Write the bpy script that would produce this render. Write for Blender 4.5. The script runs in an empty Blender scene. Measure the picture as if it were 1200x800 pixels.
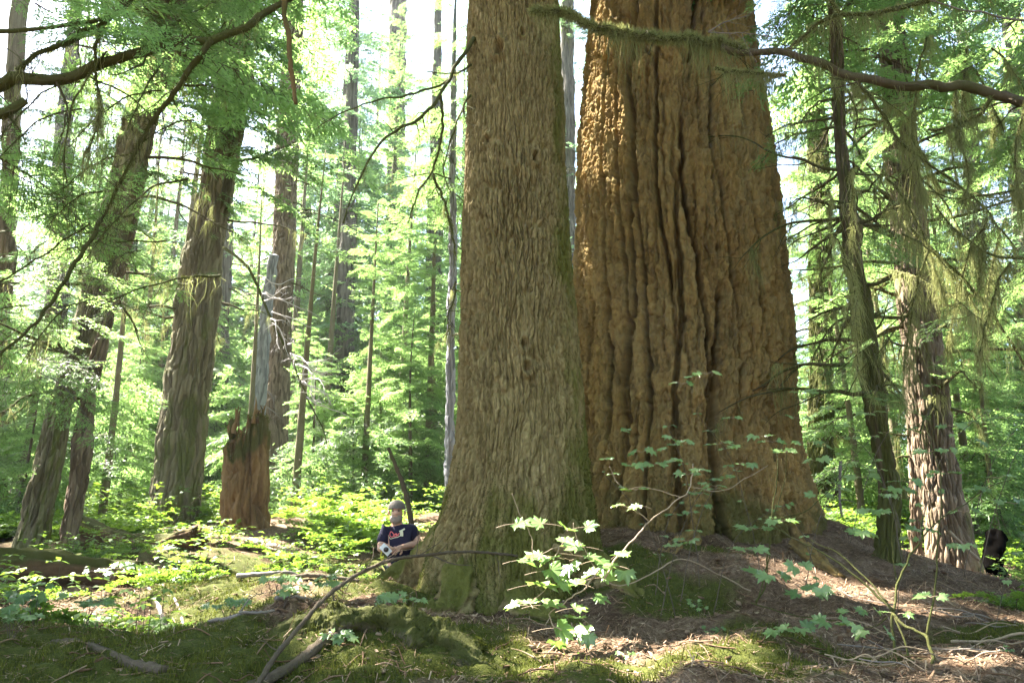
import bpy, math, random
import numpy as np
from mathutils import Vector, Matrix
from mathutils.bvhtree import BVHTree

R = math.radians
rng = np.random.default_rng(7)
random.seed(7)
scene = bpy.context.scene
COL = scene.collection

# ------------------------------------------------------------------ camera
PITCH = R(15.0)
F = 930.0            # focal length in pixels of a 1200-wide frame
CAMZ = 1.15
cam_d = bpy.data.cameras.new("camera")
cam = bpy.data.objects.new("camera", cam_d)
COL.objects.link(cam)
cam.location = (0, 0, CAMZ)
cam.rotation_euler = (R(90) + PITCH, 0, 0)
cam_d.sensor_width = 36.0
cam_d.lens = 36.0 * F / 1200.0
cam_d.clip_start = 0.05
cam_d.clip_end = 2000
scene.camera = cam

cp, sp = math.cos(PITCH), math.sin(PITCH)


def P(px, py, Y):
    """a point of the photograph at world depth Y"""
    a = (px - 600) / F
    b = (400 - py) / F
    d = np.array([a, cp - b * sp, sp + b * cp])
    k = Y / d[1]
    return np.array([d[0] * k, Y, d[2] * k + CAMZ])


# ------------------------------------------------------------------ noise
def _h(ix, iy, iz, seed):
    n = (ix.astype(np.int64) * 374761393 + iy.astype(np.int64) * 668265263 +
         iz.astype(np.int64) * 2147483647 + seed * 1274126177) & 0xFFFFFFFF
    n = ((n ^ (n >> 13)) * 1274126177) & 0xFFFFFFFF
    n = ((n ^ (n >> 16)) * 2246822519) & 0xFFFFFFFF
    n = n ^ (n >> 15)
    return (n & 0xFFFFFF) / float(0xFFFFFF)


def vnoise(x, y, z=None, seed=0):
    x = np.asarray(x, float)
    y = np.asarray(y, float)
    z = np.zeros_like(x) if z is None else np.asarray(z, float)
    xi, yi, zi = np.floor(x), np.floor(y), np.floor(z)
    fx, fy, fz = x - xi, y - yi, z - zi
    fx, fy, fz = [t * t * (3 - 2 * t) for t in (fx, fy, fz)]
    r = 0
    for dx in (0, 1):
        for dy in (0, 1):
            for dz in (0, 1):
                w = (fx if dx else 1 - fx) * (fy if dy else 1 - fy) * (fz if dz else 1 - fz)
                r = r + w * _h(xi + dx, yi + dy, zi + dz, seed)
    return r * 2 - 1


def fbm(x, y, z=None, oct=4, seed=0, gain=.5):
    a, s, f = 1.0, 0, 1.0
    for o in range(oct):
        s = s + a * vnoise(x * f, y * f, None if z is None else z * f, seed + o * 17)
        a *= gain
        f *= 2.03
    return s


def worley(x, y, seed=0):
    """distance-to-border style value F2-F1 and the id of the nearest cell"""
    xi, yi = np.floor(x), np.floor(y)
    f1 = np.full(x.shape, 9.0)
    f2 = np.full(x.shape, 9.0)
    cid = np.zeros(x.shape)
    for dx in (-1, 0, 1):
        for dy in (-1, 0, 1):
            cx, cy = xi + dx, yi + dy
            z0 = np.zeros_like(cx)
            jx = _h(cx, cy, z0, seed)
            jy = _h(cx, cy, z0 + 7, seed)
            d = np.sqrt((cx + jx - x) ** 2 + (cy + jy - y) ** 2)
            near = d < f1
            f2 = np.where(near, f1, np.minimum(f2, d))
            cid = np.where(near, _h(cx, cy, z0 + 3, seed), cid)
            f1 = np.where(near, d, f1)
    return f2 - f1, cid


def sstep(a, b, x):
    t = np.clip((x - a) / (b - a), 0, 1)
    return t * t * (3 - 2 * t)


# ------------------------------------------------------------------ sun
SUN_AZ, SUN_EL = R(-57), R(54)
SUN = np.array([math.sin(SUN_AZ) * math.cos(SUN_EL), math.cos(SUN_AZ) * math.cos(SUN_EL), math.sin(SUN_EL)])


# ------------------------------------------------------------------ mesh builder
class MB:
    def __init__(self):
        self.v, self.q, self.t, self.qm, self.tm, self.tint, self.at2 = [], [], [], [], [], [], []
        self.n = 0

    def add(self, V, quads=None, tris=None, mat=0, tint=0.5, at2=0.0):
        V = np.asarray(V, float).reshape(-1, 3)
        k = len(V)
        self.v.append(V)
        if quads is not None and len(quads):
            q = np.asarray(quads, np.int64).reshape(-1, 4) + self.n
            self.q.append(q)
            self.qm.append(np.full(len(q), mat))
        if tris is not None and len(tris):
            t = np.asarray(tris, np.int64).reshape(-1, 3) + self.n
            self.t.append(t)
            self.tm.append(np.full(len(t), mat))
        self.tint.append(np.broadcast_to(np.asarray(tint, float), (k,)))
        self.at2.append(np.broadcast_to(np.asarray(at2, float), (k,)))
        self.n += k

    def add_quads(self, Q, mat=0, tint=0.5):
        """Q (n,4,3) separate quads"""
        n = len(Q)
        if n == 0:
            return
        tint = np.asarray(tint, float)
        if tint.ndim == 1 and len(tint) == n:
            tint = np.repeat(tint, 4)
        self.add(Q.reshape(-1, 3), quads=np.arange(n * 4).reshape(-1, 4), mat=mat, tint=tint)

    def mesh(self, name, mats, origin=(0, 0, 0), smooth=True):
        V = np.concatenate(self.v) - np.asarray(origin, float)
        q = np.concatenate(self.q) if self.q else np.zeros((0, 4), np.int64)
        t = np.concatenate(self.t) if self.t else np.zeros((0, 3), np.int64)
        m = np.concatenate((self.qm or [np.zeros(0)]) + (self.tm or [np.zeros(0)])).astype(np.int32)
        me = bpy.data.meshes.new(name)
        me.vertices.add(len(V))
        me.vertices.foreach_set("co", V.astype(np.float32).ravel())
        loops = np.concatenate([q.ravel(), t.ravel()]).astype(np.int32)
        tot = np.concatenate([np.full(len(q), 4), np.full(len(t), 3)]).astype(np.int32)
        st = np.concatenate([[0], np.cumsum(tot)[:-1]]).astype(np.int32)
        me.loops.add(len(loops))
        me.loops.foreach_set("vertex_index", loops)
        me.polygons.add(len(tot))
        me.polygons.foreach_set("loop_start", st)
        try:
            me.polygons.foreach_set("loop_total", tot)
        except Exception:
            pass
        me.polygons.foreach_set("material_index", m)
        me.polygons.foreach_set("use_smooth", np.full(len(tot), smooth))
        for mm in (mats if isinstance(mats, (list, tuple)) else [mats]):
            me.materials.append(mm)
        a = me.attributes.new("tint", 'FLOAT', 'POINT')
        a.data.foreach_set("value", np.concatenate(self.tint).astype(np.float32))
        a = me.attributes.new("cover", 'FLOAT', 'POINT')
        a.data.foreach_set("value", np.concatenate(self.at2).astype(np.float32))
        me.update(calc_edges=True)
        return me

    def build(self, name, mats, parent=None, smooth=True):
        org = parent.get("_w", None) if parent is not None else None
        org = np.zeros(3) if org is None else np.array(org)
        return link(name, self.mesh(name, mats, org, smooth), parent)


def link(name, data, parent=None):
    o = bpy.data.objects.new(name, data)
    COL.objects.link(o)
    if parent is not None:
        o.parent = parent
    return o


def thing(name, label, cat, loc, group=None):
    o = bpy.data.objects.new(name, None)
    o.empty_display_size = .2
    COL.objects.link(o)
    o.location = tuple(float(c) for c in loc)
    o["_w"] = [float(c) for c in loc]
    o["label"] = label
    o["category"] = cat
    if group:
        o["group"] = group
    return o


def tag(o, label, cat, group=None, kind=None):
    o["label"] = label
    o["category"] = cat
    if group:
        o["group"] = group
    if kind:
        o["kind"] = kind
    return o


def single(name, mb, mats, label, cat, loc, group=None, kind=None, smooth=True):
    """a thing that is one mesh, its origin at loc"""
    o = link(name, mb.mesh(name, mats, loc, smooth))
    o.location = tuple(float(c) for c in loc)
    return tag(o, label, cat, group, kind)


def resample(pts, n):
    """Catmull-Rom through points (any columns)"""
    p = np.asarray(pts, float)
    if len(p) == 2:
        t = np.linspace(0, 1, n)[:, None]
        return p[0] * (1 - t) + p[1] * t
    d = np.concatenate([[0], np.cumsum(np.linalg.norm(np.diff(p[:, :3], axis=0), axis=1) + 1e-9)])
    s = np.linspace(0, d[-1], n)
    i = np.clip(np.searchsorted(d, s, side='right') - 1, 0, len(p) - 2)
    t = ((s - d[i]) / (d[i + 1] - d[i]))[:, None]
    pp = np.vstack([2 * p[0] - p[1], p, 2 * p[-1] - p[-2]])
    p0, p1, p2, p3 = pp[i], pp[i + 1], pp[i + 2], pp[i + 3]
    return .5 * ((2 * p1) + (-p0 + p2) * t + (2 * p0 - 5 * p1 + 4 * p2 - p3) * t ** 2 + (-p0 + 3 * p1 - 3 * p2 + p3) * t ** 3)


def tube(mb, pts, rad, sides=7, n=None, mat=0, tint=.5, rough=0.0, seed=0, at2=0.0, cap=True):
    pts = np.asarray(pts, float)
    rad = np.asarray(rad, float)
    if rad.ndim == 0:
        rad = np.full(len(pts), float(rad))
    if n is None:
        n = len(pts) * 4
    d = resample(np.column_stack([pts, rad]), n)
    c, r = d[:, :3], np.maximum(d[:, 3], .0006)
    tan = np.gradient(c, axis=0)
    tan /= np.linalg.norm(tan, axis=1)[:, None] + 1e-12
    up = np.array([0.0, 0.0, 1.0]) if abs(tan[:, 2]).max() < .95 else np.array([0.0, 1.0, 0.02])
    if abs(tan @ up).max() > .97:
        up = np.array([1.0, .13, 0.07])
    e1 = np.cross(tan, up)
    e1 /= np.linalg.norm(e1, axis=1)[:, None] + 1e-12
    e2 = np.cross(e1, tan)
    th = np.linspace(0, 2 * np.pi, sides, endpoint=False)
    rr = np.repeat(r[:, None], sides, 1)
    if rough:
        S = np.linspace(0, 1, n)[:, None] * np.linalg.norm(np.diff(c, axis=0), axis=1).sum()
        q = 1.3 / max(r.mean(), .004)
        rr = rr * (1 + rough * fbm(np.cos(th)[None, :] * 1.2 + 3 + 0 * S, np.sin(th)[None, :] * 1.2 + 0 * S, S * q * .6 + 0 * th[None, :], 2, seed))
    V = c[:, None, :] + rr[..., None] * (np.cos(th)[None, :, None] * e1[:, None, :] + np.sin(th)[None, :, None] * e2[:, None, :])
    i = np.arange(n - 1)[:, None] * sides
    j = np.arange(sides)[None, :]
    j2 = (j + 1) % sides
    Q = np.stack([i + j, i + j2, i + sides + j2, i + sides + j], -1).reshape(-1, 4)
    V = V.reshape(-1, 3)
    tr = None
    if cap:
        V = np.vstack([V, c[0], c[-1]])
        k = n * sides
        tr = [(k, (a + 1) % sides, a) for a in range(sides)] + [(k + 1, (n - 1) * sides + a, (n - 1) * sides + (a + 1) % sides) for a in range(sides)]
    mb.add(V, quads=Q, tris=tr, mat=mat, tint=tint, at2=at2)
    return c, r


# ------------------------------------------------------------------ materials
def new_mat(name):
    m = bpy.data.materials.new(name)
    m.use_nodes = True
    nt = m.node_tree
    nt.nodes.clear()
    return m, nt, nt.nodes, nt.links


def N(nt, typ, **kw):
    n = nt.nodes.new(typ)
    for k, v in kw.items():
        setattr(n, k, v)
    return n


def ramp(nt, stops, fac):
    r = N(nt, 'ShaderNodeValToRGB')
    el = r.color_ramp.elements
    while len(el) < len(stops):
        el.new(0.5)
    for e, (p, c) in zip(el, stops):
        e.position = p
        e.color = (*c, 1)
    nt.links.new(fac, r.inputs[0])
    return r.outputs[0]


def noise_node(nt, scale, detail=4, rough=.55, coord=None, dist=0.0, stretch=None):
    if coord is None:
        tc = N(nt, 'ShaderNodeTexCoord')
        coord = tc.outputs['Object']
    if stretch:
        mp = N(nt, 'ShaderNodeMapping')
        mp.inputs['Scale'].default_value = stretch
        nt.links.new(coord, mp.inputs[0])
        coord = mp.outputs[0]
    n = N(nt, 'ShaderNodeTexNoise')
    n.inputs['Scale'].default_value = scale
    n.inputs['Detail'].default_value = detail
    n.inputs['Roughness'].default_value = rough
    n.inputs['Distortion'].default_value = dist
    nt.links.new(coord, n.inputs['Vector'])
    return n.outputs['Fac']


def mixc(nt, fac, a, b):
    m = N(nt, 'ShaderNodeMix', data_type='RGBA')
    if isinstance(fac, float):
        m.inputs[0].default_value = fac
    else:
        nt.links.new(fac, m.inputs[0])
    for i, c in ((6, a), (7, b)):
        if isinstance(c, tuple):
            m.inputs[i].default_value = (*c, 1)
        else:
            nt.links.new(c, m.inputs[i])
    return m.outputs[2]


def attr(nt, name):
    return N(nt, 'ShaderNodeAttribute', attribute_name=name).outputs['Fac']


def mathn(nt, op, a, b=0.0, clamp=False):
    m = N(nt, 'ShaderNodeMath', operation=op, use_clamp=clamp)
    for i, x in enumerate((a, b)):
        if isinstance(x, (int, float)):
            m.inputs[i].default_value = x
        else:
            nt.links.new(x, m.inputs[i])
    return m.outputs[0]


def finish(nt, color, rough=.85, bump=None, bstr=.5, bdist=.02, spec=.25):
    b = N(nt, 'ShaderNodeBsdfPrincipled')
    if isinstance(color, tuple):
        b.inputs['Base Color'].default_value = (*color, 1)
    else:
        nt.links.new(color, b.inputs['Base Color'])
    b.inputs['Roughness'].default_value = rough
    b.inputs['Specular IOR Level'].default_value = spec
    if bump is not None:
        bn = N(nt, 'ShaderNodeBump')
        bn.inputs['Strength'].default_value = bstr
        bn.inputs['Distance'].default_value = bdist
        nt.links.new(bump, bn.inputs['Height'])
        nt.links.new(bn.outputs[0], b.inputs['Normal'])
    o = N(nt, 'ShaderNodeOutputMaterial')
    nt.links.new(b.outputs[0], o.inputs[0])


def bark_mat(name, c1, c2, c3, moss=(.075, .085, .02), moss_amt=.5, scale=9, lichen=None, stretch=(1, 1, .25), bstr=.6, lt=(.5, .64), bd=.03):
    m, nt, _, _ = new_mat(name)
    n1 = noise_node(nt, scale, 6, .65, stretch=stretch)
    n2 = noise_node(nt, scale * 6, 4, .7, stretch=(1, 1, .5))
    n3 = noise_node(nt, 1.6, 5, .6, dist=.4)
    col = ramp(nt, [(.36, c1), (.5, c2), (.64, c3)], mathn(nt, 'ADD', mathn(nt, 'MULTIPLY', n1, .6), mathn(nt, 'MULTIPLY', n2, .4)))
    if lichen:
        l = noise_node(nt, 4.5, 8, .75, stretch=(1, 1, .5))
        lf = ramp(nt, [(lt[0], (0, 0, 0)), (lt[1], (1, 1, 1))], l)
        col = mixc(nt, mathn(nt, 'MULTIPLY', lf, .65), col, lichen)
    tv = attr(nt, "tint")
    col = mixc(nt, tv, mixc(nt, .72, col, (c1[0] * .7, c1[1] * .7, c1[2] * .7)), mixc(nt, .55, col, tuple(min(1, c * 1.2) for c in c3)))
    cov = attr(nt, "cover")
    mk = mathn(nt, 'ADD', mathn(nt, 'MULTIPLY', cov, 1.0), mathn(nt, 'MULTIPLY', mathn(nt, 'ADD', n3, mathn(nt, 'MULTIPLY', n2, .5)), 1.0))
    mk = ramp(nt, [(.80, (0, 0, 0)), (1.0, (1, 1, 1))], mathn(nt, 'ADD', mathn(nt, 'MULTIPLY', mk, .72), (moss_amt - .5) * .3))
    mossc = mixc(nt, n2, tuple(c * .65 for c in moss), tuple(min(1, c * 1.5) for c in moss))
    col = mixc(nt, mathn(nt, 'MULTIPLY', mk, .85), col, mossc)
    finish(nt, col, .92, mathn(nt, 'ADD', n2, mathn(nt, 'MULTIPLY', n1, .8)), bstr, bd, .15)
    return m


def leaf_mat(name, dark, mid, light, trans=(.16, .26, .05), tf=.42, rough=.5, spec=.3):
    m, nt, _, L = new_mat(name)
    t = attr(nt, "tint")
    oi = N(nt, 'ShaderNodeObjectInfo').outputs['Random']
    f = mathn(nt, 'ADD', t, mathn(nt, 'MULTIPLY', mathn(nt, 'SUBTRACT', oi, .5), .35))
    col = ramp(nt, [(.1, dark), (.5, mid), (.9, light)], f)
    b = N(nt, 'ShaderNodeBsdfPrincipled')
    L.new(col, b.inputs['Base Color'])
    b.inputs['Roughness'].default_value = rough
    b.inputs['Specular IOR Level'].default_value = spec
    tr = N(nt, 'ShaderNodeBsdfTranslucent')
    tcol = ramp(nt, [(.1, tuple(c * .6 for c in trans)), (.9, tuple(c * 1.3 for c in trans))], f)
    L.new(tcol, tr.inputs[0])
    mx = N(nt, 'ShaderNodeMixShader')
    mx.inputs[0].default_value = tf
    L.new(b.outputs[0], mx.inputs[1])
    L.new(tr.outputs[0], mx.inputs[2])
    o = N(nt, 'ShaderNodeOutputMaterial')
    L.new(mx.outputs[0], o.inputs[0])
    return m


def plain(name, c, rough=.7, var=.25, scale=30, spec=.3):
    m, nt, _, _ = new_mat(name)
    n = noise_node(nt, scale, 4)
    col = mixc(nt, n, tuple(x * (1 - var) for x in c), tuple(min(1, x * (1 + var)) for x in c))
    finish(nt, col, rough, n, .2, .005, spec)
    return m


M = {}
M['barkA'] = bark_mat("hemlock_bark", (.09, .064, .022), (.18, .136, .052), (.30, .24, .112), moss=(.085, .09, .016), moss_amt=.5, scale=14, lichen=(.21, .19, .08), lt=(.54, .66))
M['barkB'] = bark_mat("fir_bark", (.10, .058, .021), (.28, .168, .054), (.42, .285, .105), moss=(.10, .10, .03), moss_amt=.45, scale=11, lichen=(.215, .21, .11), stretch=(1, 1, .45), bstr=1.0, lt=(.46, .56), bd=.05)
M['bark'] = bark_mat("grey_bark", (.075, .062, .036), (.135, .116, .066), (.21, .188, .115), moss=(.08, .095, .022), moss_amt=.75, scale=12)
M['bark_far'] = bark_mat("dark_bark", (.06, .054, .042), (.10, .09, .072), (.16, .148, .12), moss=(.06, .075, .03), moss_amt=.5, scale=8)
M['bark_red'] = bark_mat("brown_bark", (.075, .053, .033), (.14, .105, .07), (.24, .185, .13), moss=(.09, .11, .025), moss_amt=.45, scale=9)
M['snag'] = bark_mat("silver_wood", (.13, .13, .145), (.23, .23, .255), (.34, .335, .36), moss_amt=.1, scale=16, stretch=(1, 1, .15))
M['rot'] = bark_mat("rotten_wood", (.055, .029, .011), (.145, .08, .03), (.26, .165, .075), moss=(.05, .058, .013), moss_amt=.6, scale=14, stretch=(1, 1, .15))
M['rotlog'] = bark_mat("decayed_log", (.035, .02, .010), (.08, .044, .022), (.15, .09, .05), moss=(.05, .06, .013), moss_amt=.6, scale=20, stretch=(1, 1, 1))
M['mossbark'] = bark_mat("mossy_bark", (.05, .038, .022), (.085, .065, .038), (.14, .11, .07), moss=(.055, .062, .014), moss_amt=1.0, scale=18)
M['twig'] = plain("twig_bark", (.075, .058, .04), .8, .35, 60)
M['paletwig'] = plain("pale_twig", (.27, .20, .13), .7, .3, 60)
M['deadtwig'] = plain("bleached_twig", (.16, .135, .115), .8, .35, 50)
M['stick'] = bark_mat("stick_bark", (.045, .034, .022), (.095, .07, .046), (.17, .135, .095), moss=(.055, .062, .014), moss_amt=.55, scale=35)
M['sunlitwood'] = plain("sunlit_dead_wood", (.46, .42, .41), .8, .2, 50)  # dead wood made paler than deadtwig: sunlight put into the colour
M['orange'] = plain("broken_wood", (.26, .13, .05), .7, .4, 40)
M['char'] = plain("charred_wood", (.002, .0018, .0016), 1.0, .5, 20, .0)
M['needle'] = leaf_mat("hemlock_needles", (.035, .08, .03), (.06, .13, .045), (.11, .19, .065), trans=(.28, .45, .13), tf=.52)
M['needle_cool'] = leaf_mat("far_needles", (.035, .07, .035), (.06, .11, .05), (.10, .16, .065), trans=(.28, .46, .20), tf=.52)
M['maple'] = leaf_mat("maple_leaves", (.06, .12, .035), (.11, .19, .06), (.19, .28, .11), trans=(.22, .36, .06), tf=.34, rough=.32, spec=.7)
M['herb'] = leaf_mat("herb_leaves", (.05, .11, .025), (.09, .17, .035), (.15, .24, .05), trans=(.22, .36, .04), rough=.5)
M['moss'] = leaf_mat("moss_blades", (.028, .036, .007), (.06, .07, .013), (.13, .13, .026), trans=(.11, .13, .02), tf=.3, rough=.8, spec=.1)
M['lichen'] = leaf_mat("hanging_lichen", (.10, .12, .045), (.19, .20, .08), (.31, .31, .14), trans=(.28, .30, .11), tf=.4, rough=.9, spec=.05)
M['litter'] = leaf_mat("needle_litter", (.07, .038, .02), (.17, .105, .062), (.34, .25, .17), trans=(.15, .09, .05), tf=.12, rough=.8, spec=.15)


# ------------------------------------------------------------------ ground
GC = [  # px, py, depth
    (-200, 800, 3.6), (0, 800, 3.9), (150, 800, 4.0), (300, 800, 4.1), (450, 800, 4.0), (600, 800, 4.0), (750, 800, 4.0), (900, 800, 3.9), (1050, 800, 3.8), (1200, 800, 3.7), (1400, 800, 3.7),
    (120, 760, 5.0), (100, 722, 6.6), (20, 705, 7.6), (160, 692, 8.4), (210, 745, 5.4), (300, 745, 5.3),
    (420, 735, 5.0), (520, 742, 5.3), (600, 722, 6.5), (700, 722, 6.1), (520, 700, 7.0), (440, 680, 7.2), (385, 683, 7.4), (340, 690, 8.0),
    (270, 665, 10.0), (60, 652, 11.0), (150, 645, 12.0), (210, 615, 15.0), (285, 614, 14.0), (330, 640, 12.5), (30, 642, 11.2), (-120, 650, 11),
    (690, 625, 8.5), (735, 622, 8.9), (700, 690, 7.0), (820, 622, 9.2), (965, 604, 10.5), (900, 655, 8.2), (960, 690, 7.0), (1080, 726, 6.5), (850, 720, 5.8),
    (1035, 662, 8.6), (1085, 705, 7.2), (1110, 672, 10.6), (1170, 682, 11.0), (1200, 702, 8.0), (1350, 700, 9), (1180, 760, 5.0), (1050, 760, 4.9), (930, 765, 4.8),
    (100, 600, 24), (300, 600, 24), (450, 605, 24), (600, 600, 24), (800, 600, 24), (1000, 610, 22), (1200, 615, 24), (-300, 600, 24), (1500, 610, 24),
    (100, 575, 50), (500, 575, 50), (900, 575, 50), (1200, 580, 50), (-400, 575, 50), (1600, 580, 50), (-600, 690, 9), (1800, 690, 9),
]
G_xy = [P(*g)[:2] for g in GC]
G_z = [P(*g)[2] for g in GC]
for x, y, z in [(-1.30, 8.75, .12), (-1.75, 8.9, .12), (-1.2, 9.6, .2), (-2.2, 9.6, .3), (0, 0, -.15), (-4, 0, -.1), (4, 0, -.1), (0, -8, -.3), (-10, -8, -.1), (10, -8, -.1), (-10, 2, .1), (10, 2, .1),
                (0, 110, 12), (-60, 110, 12), (60, 110, 12), (-60, 30, 3), (60, 30, 3), (-50, -20, 0), (50, -20, 0)]:
    G_xy.append(np.array([x, y]))
    G_z.append(z)
G_xy, G_z = np.array(G_xy), np.array(G_z)


def _tps(r2):
    return np.where(r2 > 1e-9, .5 * r2 * np.log(np.maximum(r2, 1e-9)), 0)


_K = _tps(((G_xy[:, None] - G_xy[None]) ** 2).sum(-1)) + np.eye(len(G_xy)) * .02
_Pm = np.column_stack([np.ones(len(G_xy)), G_xy])
_A = np.block([[_K, _Pm], [_Pm.T, np.zeros((3, 3))]])
_w = np.linalg.solve(_A, np.concatenate([G_z, np.zeros(3)]))


HOLLOWS = [(1.72, 6.35, .42, .24), (2.6, 5.2, .35, .14), (.95, 5.5, .4, .12), (-2.55, 5.9, .5, .2), (-1.5, 5.3, .35, -.10), (-3.2, 5.2, .5, -.10), (2.1, 7.4, .5, -.12), (1.2, 7.2, .45, -.12), (3.3, 5.6, .5, -.10), (-.2, 4.6, .3, .10), (1.4, 4.6, .4, -.06)]


def gz(x, y, bumps=True):
    x = np.atleast_1d(np.asarray(x, float))
    y = np.atleast_1d(np.asarray(y, float))
    out = np.empty(x.shape)
    xf, yf, of = x.ravel(), y.ravel(), np.empty(x.size)
    for s in range(0, xf.size, 20000):
        a, b = xf[s:s + 20000], yf[s:s + 20000]
        cx, cy = np.clip(a, -70, 70), np.clip(b, -25, 115)
        r2 = (cx[:, None] - G_xy[None, :, 0]) ** 2 + (cy[:, None] - G_xy[None, :, 1]) ** 2
        of[s:s + 20000] = _tps(r2) @ _w[:-3] + _w[-3] + _w[-2] * cx + _w[-1] * cy
    if bumps:
        of = of + .06 * fbm(xf * 1.1, yf * 1.1, None, 3, 5) + .042 * fbm(xf * 3.6, yf * 3.6, None, 3, 9) + .012 * vnoise(xf * 17, yf * 17, None, 4)
        for hx, hy, hr, hd in HOLLOWS:
            of = of - hd * np.exp(-((xf - hx) ** 2 + (yf - hy) ** 2) / (hr * hr))
    return of.reshape(x.shape)


def g1(x, y):
    return float(gz([x], [y])[0])


MOSS = [(60, 770, 4.6, 1.0), (200, 785, 4.3, .9), (330, 780, 4.4, .6), (440, 755, 4.6, .75), (545, 770, 4.5, .45), (870, 790, 4.1, .55), (700, 790, 4.1, .35), (440, 690, 7.0, .55), (500, 715, 6.6, .35),
        (250, 722, 6.0, .7), (280, 690, 7.4, .9), (150, 740, 5.7, .5), (620, 735, 6.1, .45), (1170, 735, 5.6, .4), (790, 700, 6.4, .45), (900, 735, 5.4, .35), (1010, 775, 4.6, .3), (700, 670, 7.3, .5), (850, 660, 8.0, .35), (100, 650, 10.5, 1.3), (330, 660, 10.5, 1.5), (-150, 760, 5, 1.2)]
MOSS = [(*P(a, b, Y)[:2], r) for a, b, Y, r in MOSS]


def mossmask(x, y):
    m = np.zeros(np.shape(x))
    for mx, my, r in MOSS:
        m = np.maximum(m, np.exp(-((x - mx) ** 2 + (y - my) ** 2) / (r * r)))
    return np.clip(m + .28 * fbm(x * 2.2, y * 2.2, None, 3, 21), 0, 1)


# big fallen mossy ledge in the foreground is modelled as a log, see below
def make_ground():
    nu, nv = 560, 620
    u = np.linspace(-1, 1, nu)
    v = np.linspace(0, 1, nv)
    X = np.sign(u) * (np.abs(u) * 4.5 + np.abs(u) ** 6 * 98)
    Yv = 2.6 + 10 * v + 330 * v ** 7
    Yb = np.concatenate([np.linspace(-60, 0, 14), np.linspace(.4, 2.5, 14)])
    Yv = np.concatenate([Yb, Yv])
    XX, YY = np.meshgrid(X, Yv)
    XX = XX * (1 + np.clip(YY, 0, 12) * .12)
    ZZ = gz(XX, YY)
    near = np.exp(-((np.hypot(XX, YY - 6)) / 9) ** 2)
    ZZ += near * (.012 * fbm(XX * 9, YY * 9, None, 3, 31) + .008 * np.abs(vnoise(XX * 30, YY * 30, None, 33)))
    mk = mossmask(XX, YY)
    ZZ += near * mk * .02 * (1 - np.abs(vnoise(XX * 6, YY * 6, None, 35)))
    mb = MB()
    h, w = XX.shape
    i = np.arange(h - 1)[:, None] * w
    j = np.arange(w - 1)[None, :]
    Q = np.stack([i + j, i + j + 1, i + w + j + 1, i + w + j], -1).reshape(-1, 4)
    mb.add(np.stack([XX, YY, ZZ], -1), quads=Q, at2=mk.ravel())
    m, nt, _, _ = new_mat("forest_floor")
    n1 = noise_node(nt, 2.2, 8, .65)
    n2 = noise_node(nt, 26, 6, .7)
    n3 = noise_node(nt, 120, 3, .6)
    f = mathn(nt, 'ADD', mathn(nt, 'MULTIPLY', n1, .35), mathn(nt, 'ADD', mathn(nt, 'MULTIPLY', n2, .4), mathn(nt, 'MULTIPLY', n3, .25)))
    duff = ramp(nt, [(.34, (.022, .013, .008)), (.46, (.075, .046, .027)), (.56, (.17, .118, .078)), (.66, (.36, .28, .21))], f)
    moss = ramp(nt, [(.3, (.025, .032, .007)), (.5, (.055, .064, .013)), (.7, (.11, .11, .025))], mathn(nt, 'ADD', mathn(nt, 'MULTIPLY', n2, .55), mathn(nt, 'MULTIPLY', n3, .45)))
    mf = ramp(nt, [(.42, (0, 0, 0)), (.62, (1, 1, 1))], mathn(nt, 'ADD', mathn(nt, 'MULTIPLY', attr(nt, "cover"), .8), mathn(nt, 'MULTIPLY', n2, .35)))
    finish(nt, mixc(nt, mf, duff, moss), .95, mathn(nt, 'ADD', n2, mathn(nt, 'MULTIPLY', n3, .6)), .8, .03, .1)
    o = mb.build("ground", m)
    o["kind"] = "structure"
    return o


make_ground()

# ------------------------------------------------------------------ sun patches: openings in the crowns towards the sun
GAPS = []


def gap(px, py, Y, r):
    GAPS.append((P(px, py, Y), r))


for a in [(965, 690, 7.0, .32), (985, 697, 6.8, .35), (1010, 708, 6.6, .22), (1055, 722, 6.6, .25), (1080, 728, 6.5, .22), (945, 655, 7.9, .13), (1110, 760, 5.0, .14), (1180, 715, 6.6, .13), (1150, 790, 4.4, .2), (1040, 745, 5.3, .15),
          (655, 650, 4.7, .50), (690, 650, 4.7, .40), (630, 680, 4.7, .35), (615, 612, 4.7, .14), (620, 700, 4.6, .12), (700, 600, 4.7, .2), (745, 592, 4.7, .15), (760, 600, 4.7, .1),
          (705, 748, 5.0, .05), (115, 714, 6.8, .34), (95, 725, 6.4, .22), (150, 700, 7.6, .15), (230, 720, 6.3, .15), (400, 705, 6.5, .17), (370, 700, 7.0, .15), (280, 690, 7.6, .3), (240, 655, 10, .6), (330, 650, 11, 1.2), (400, 660, 9.5, .5),
          (1095, 610, 10.5, .42), (1100, 560, 10.5, .35), (1105, 650, 10.4, .35), (685, 100, 10.0, .3), (682, 170, 10.0, .25), (685, 300, 10, .15), (690, 20, 10.0, .25),
          (290, 560, 14, .8), (250, 625, 13.5, .9), (190, 500, 15, .8), (35, 600, 11, .5), (468, 596, 8.7, .1),
          (800, 520, 6.5, .3), (830, 500, 8, .3), (770, 530, 7, .2), (760, 45, 6.4, .3), (860, 60, 6.2, .25), (880, 600, 7.5, .2), (180, 790, 4.2, .12), (150, 50, 5.2, .3), (300, 400, 12, .5), (340, 430, 12.2, .5), (365, 480, 12.3, .4), (210, 455, 14.5, .5), (455, 625, 8.6, .2), (810, 40, 6.2, .2)]:
    gap(*a)
_gr = np.random.default_rng(404)
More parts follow.
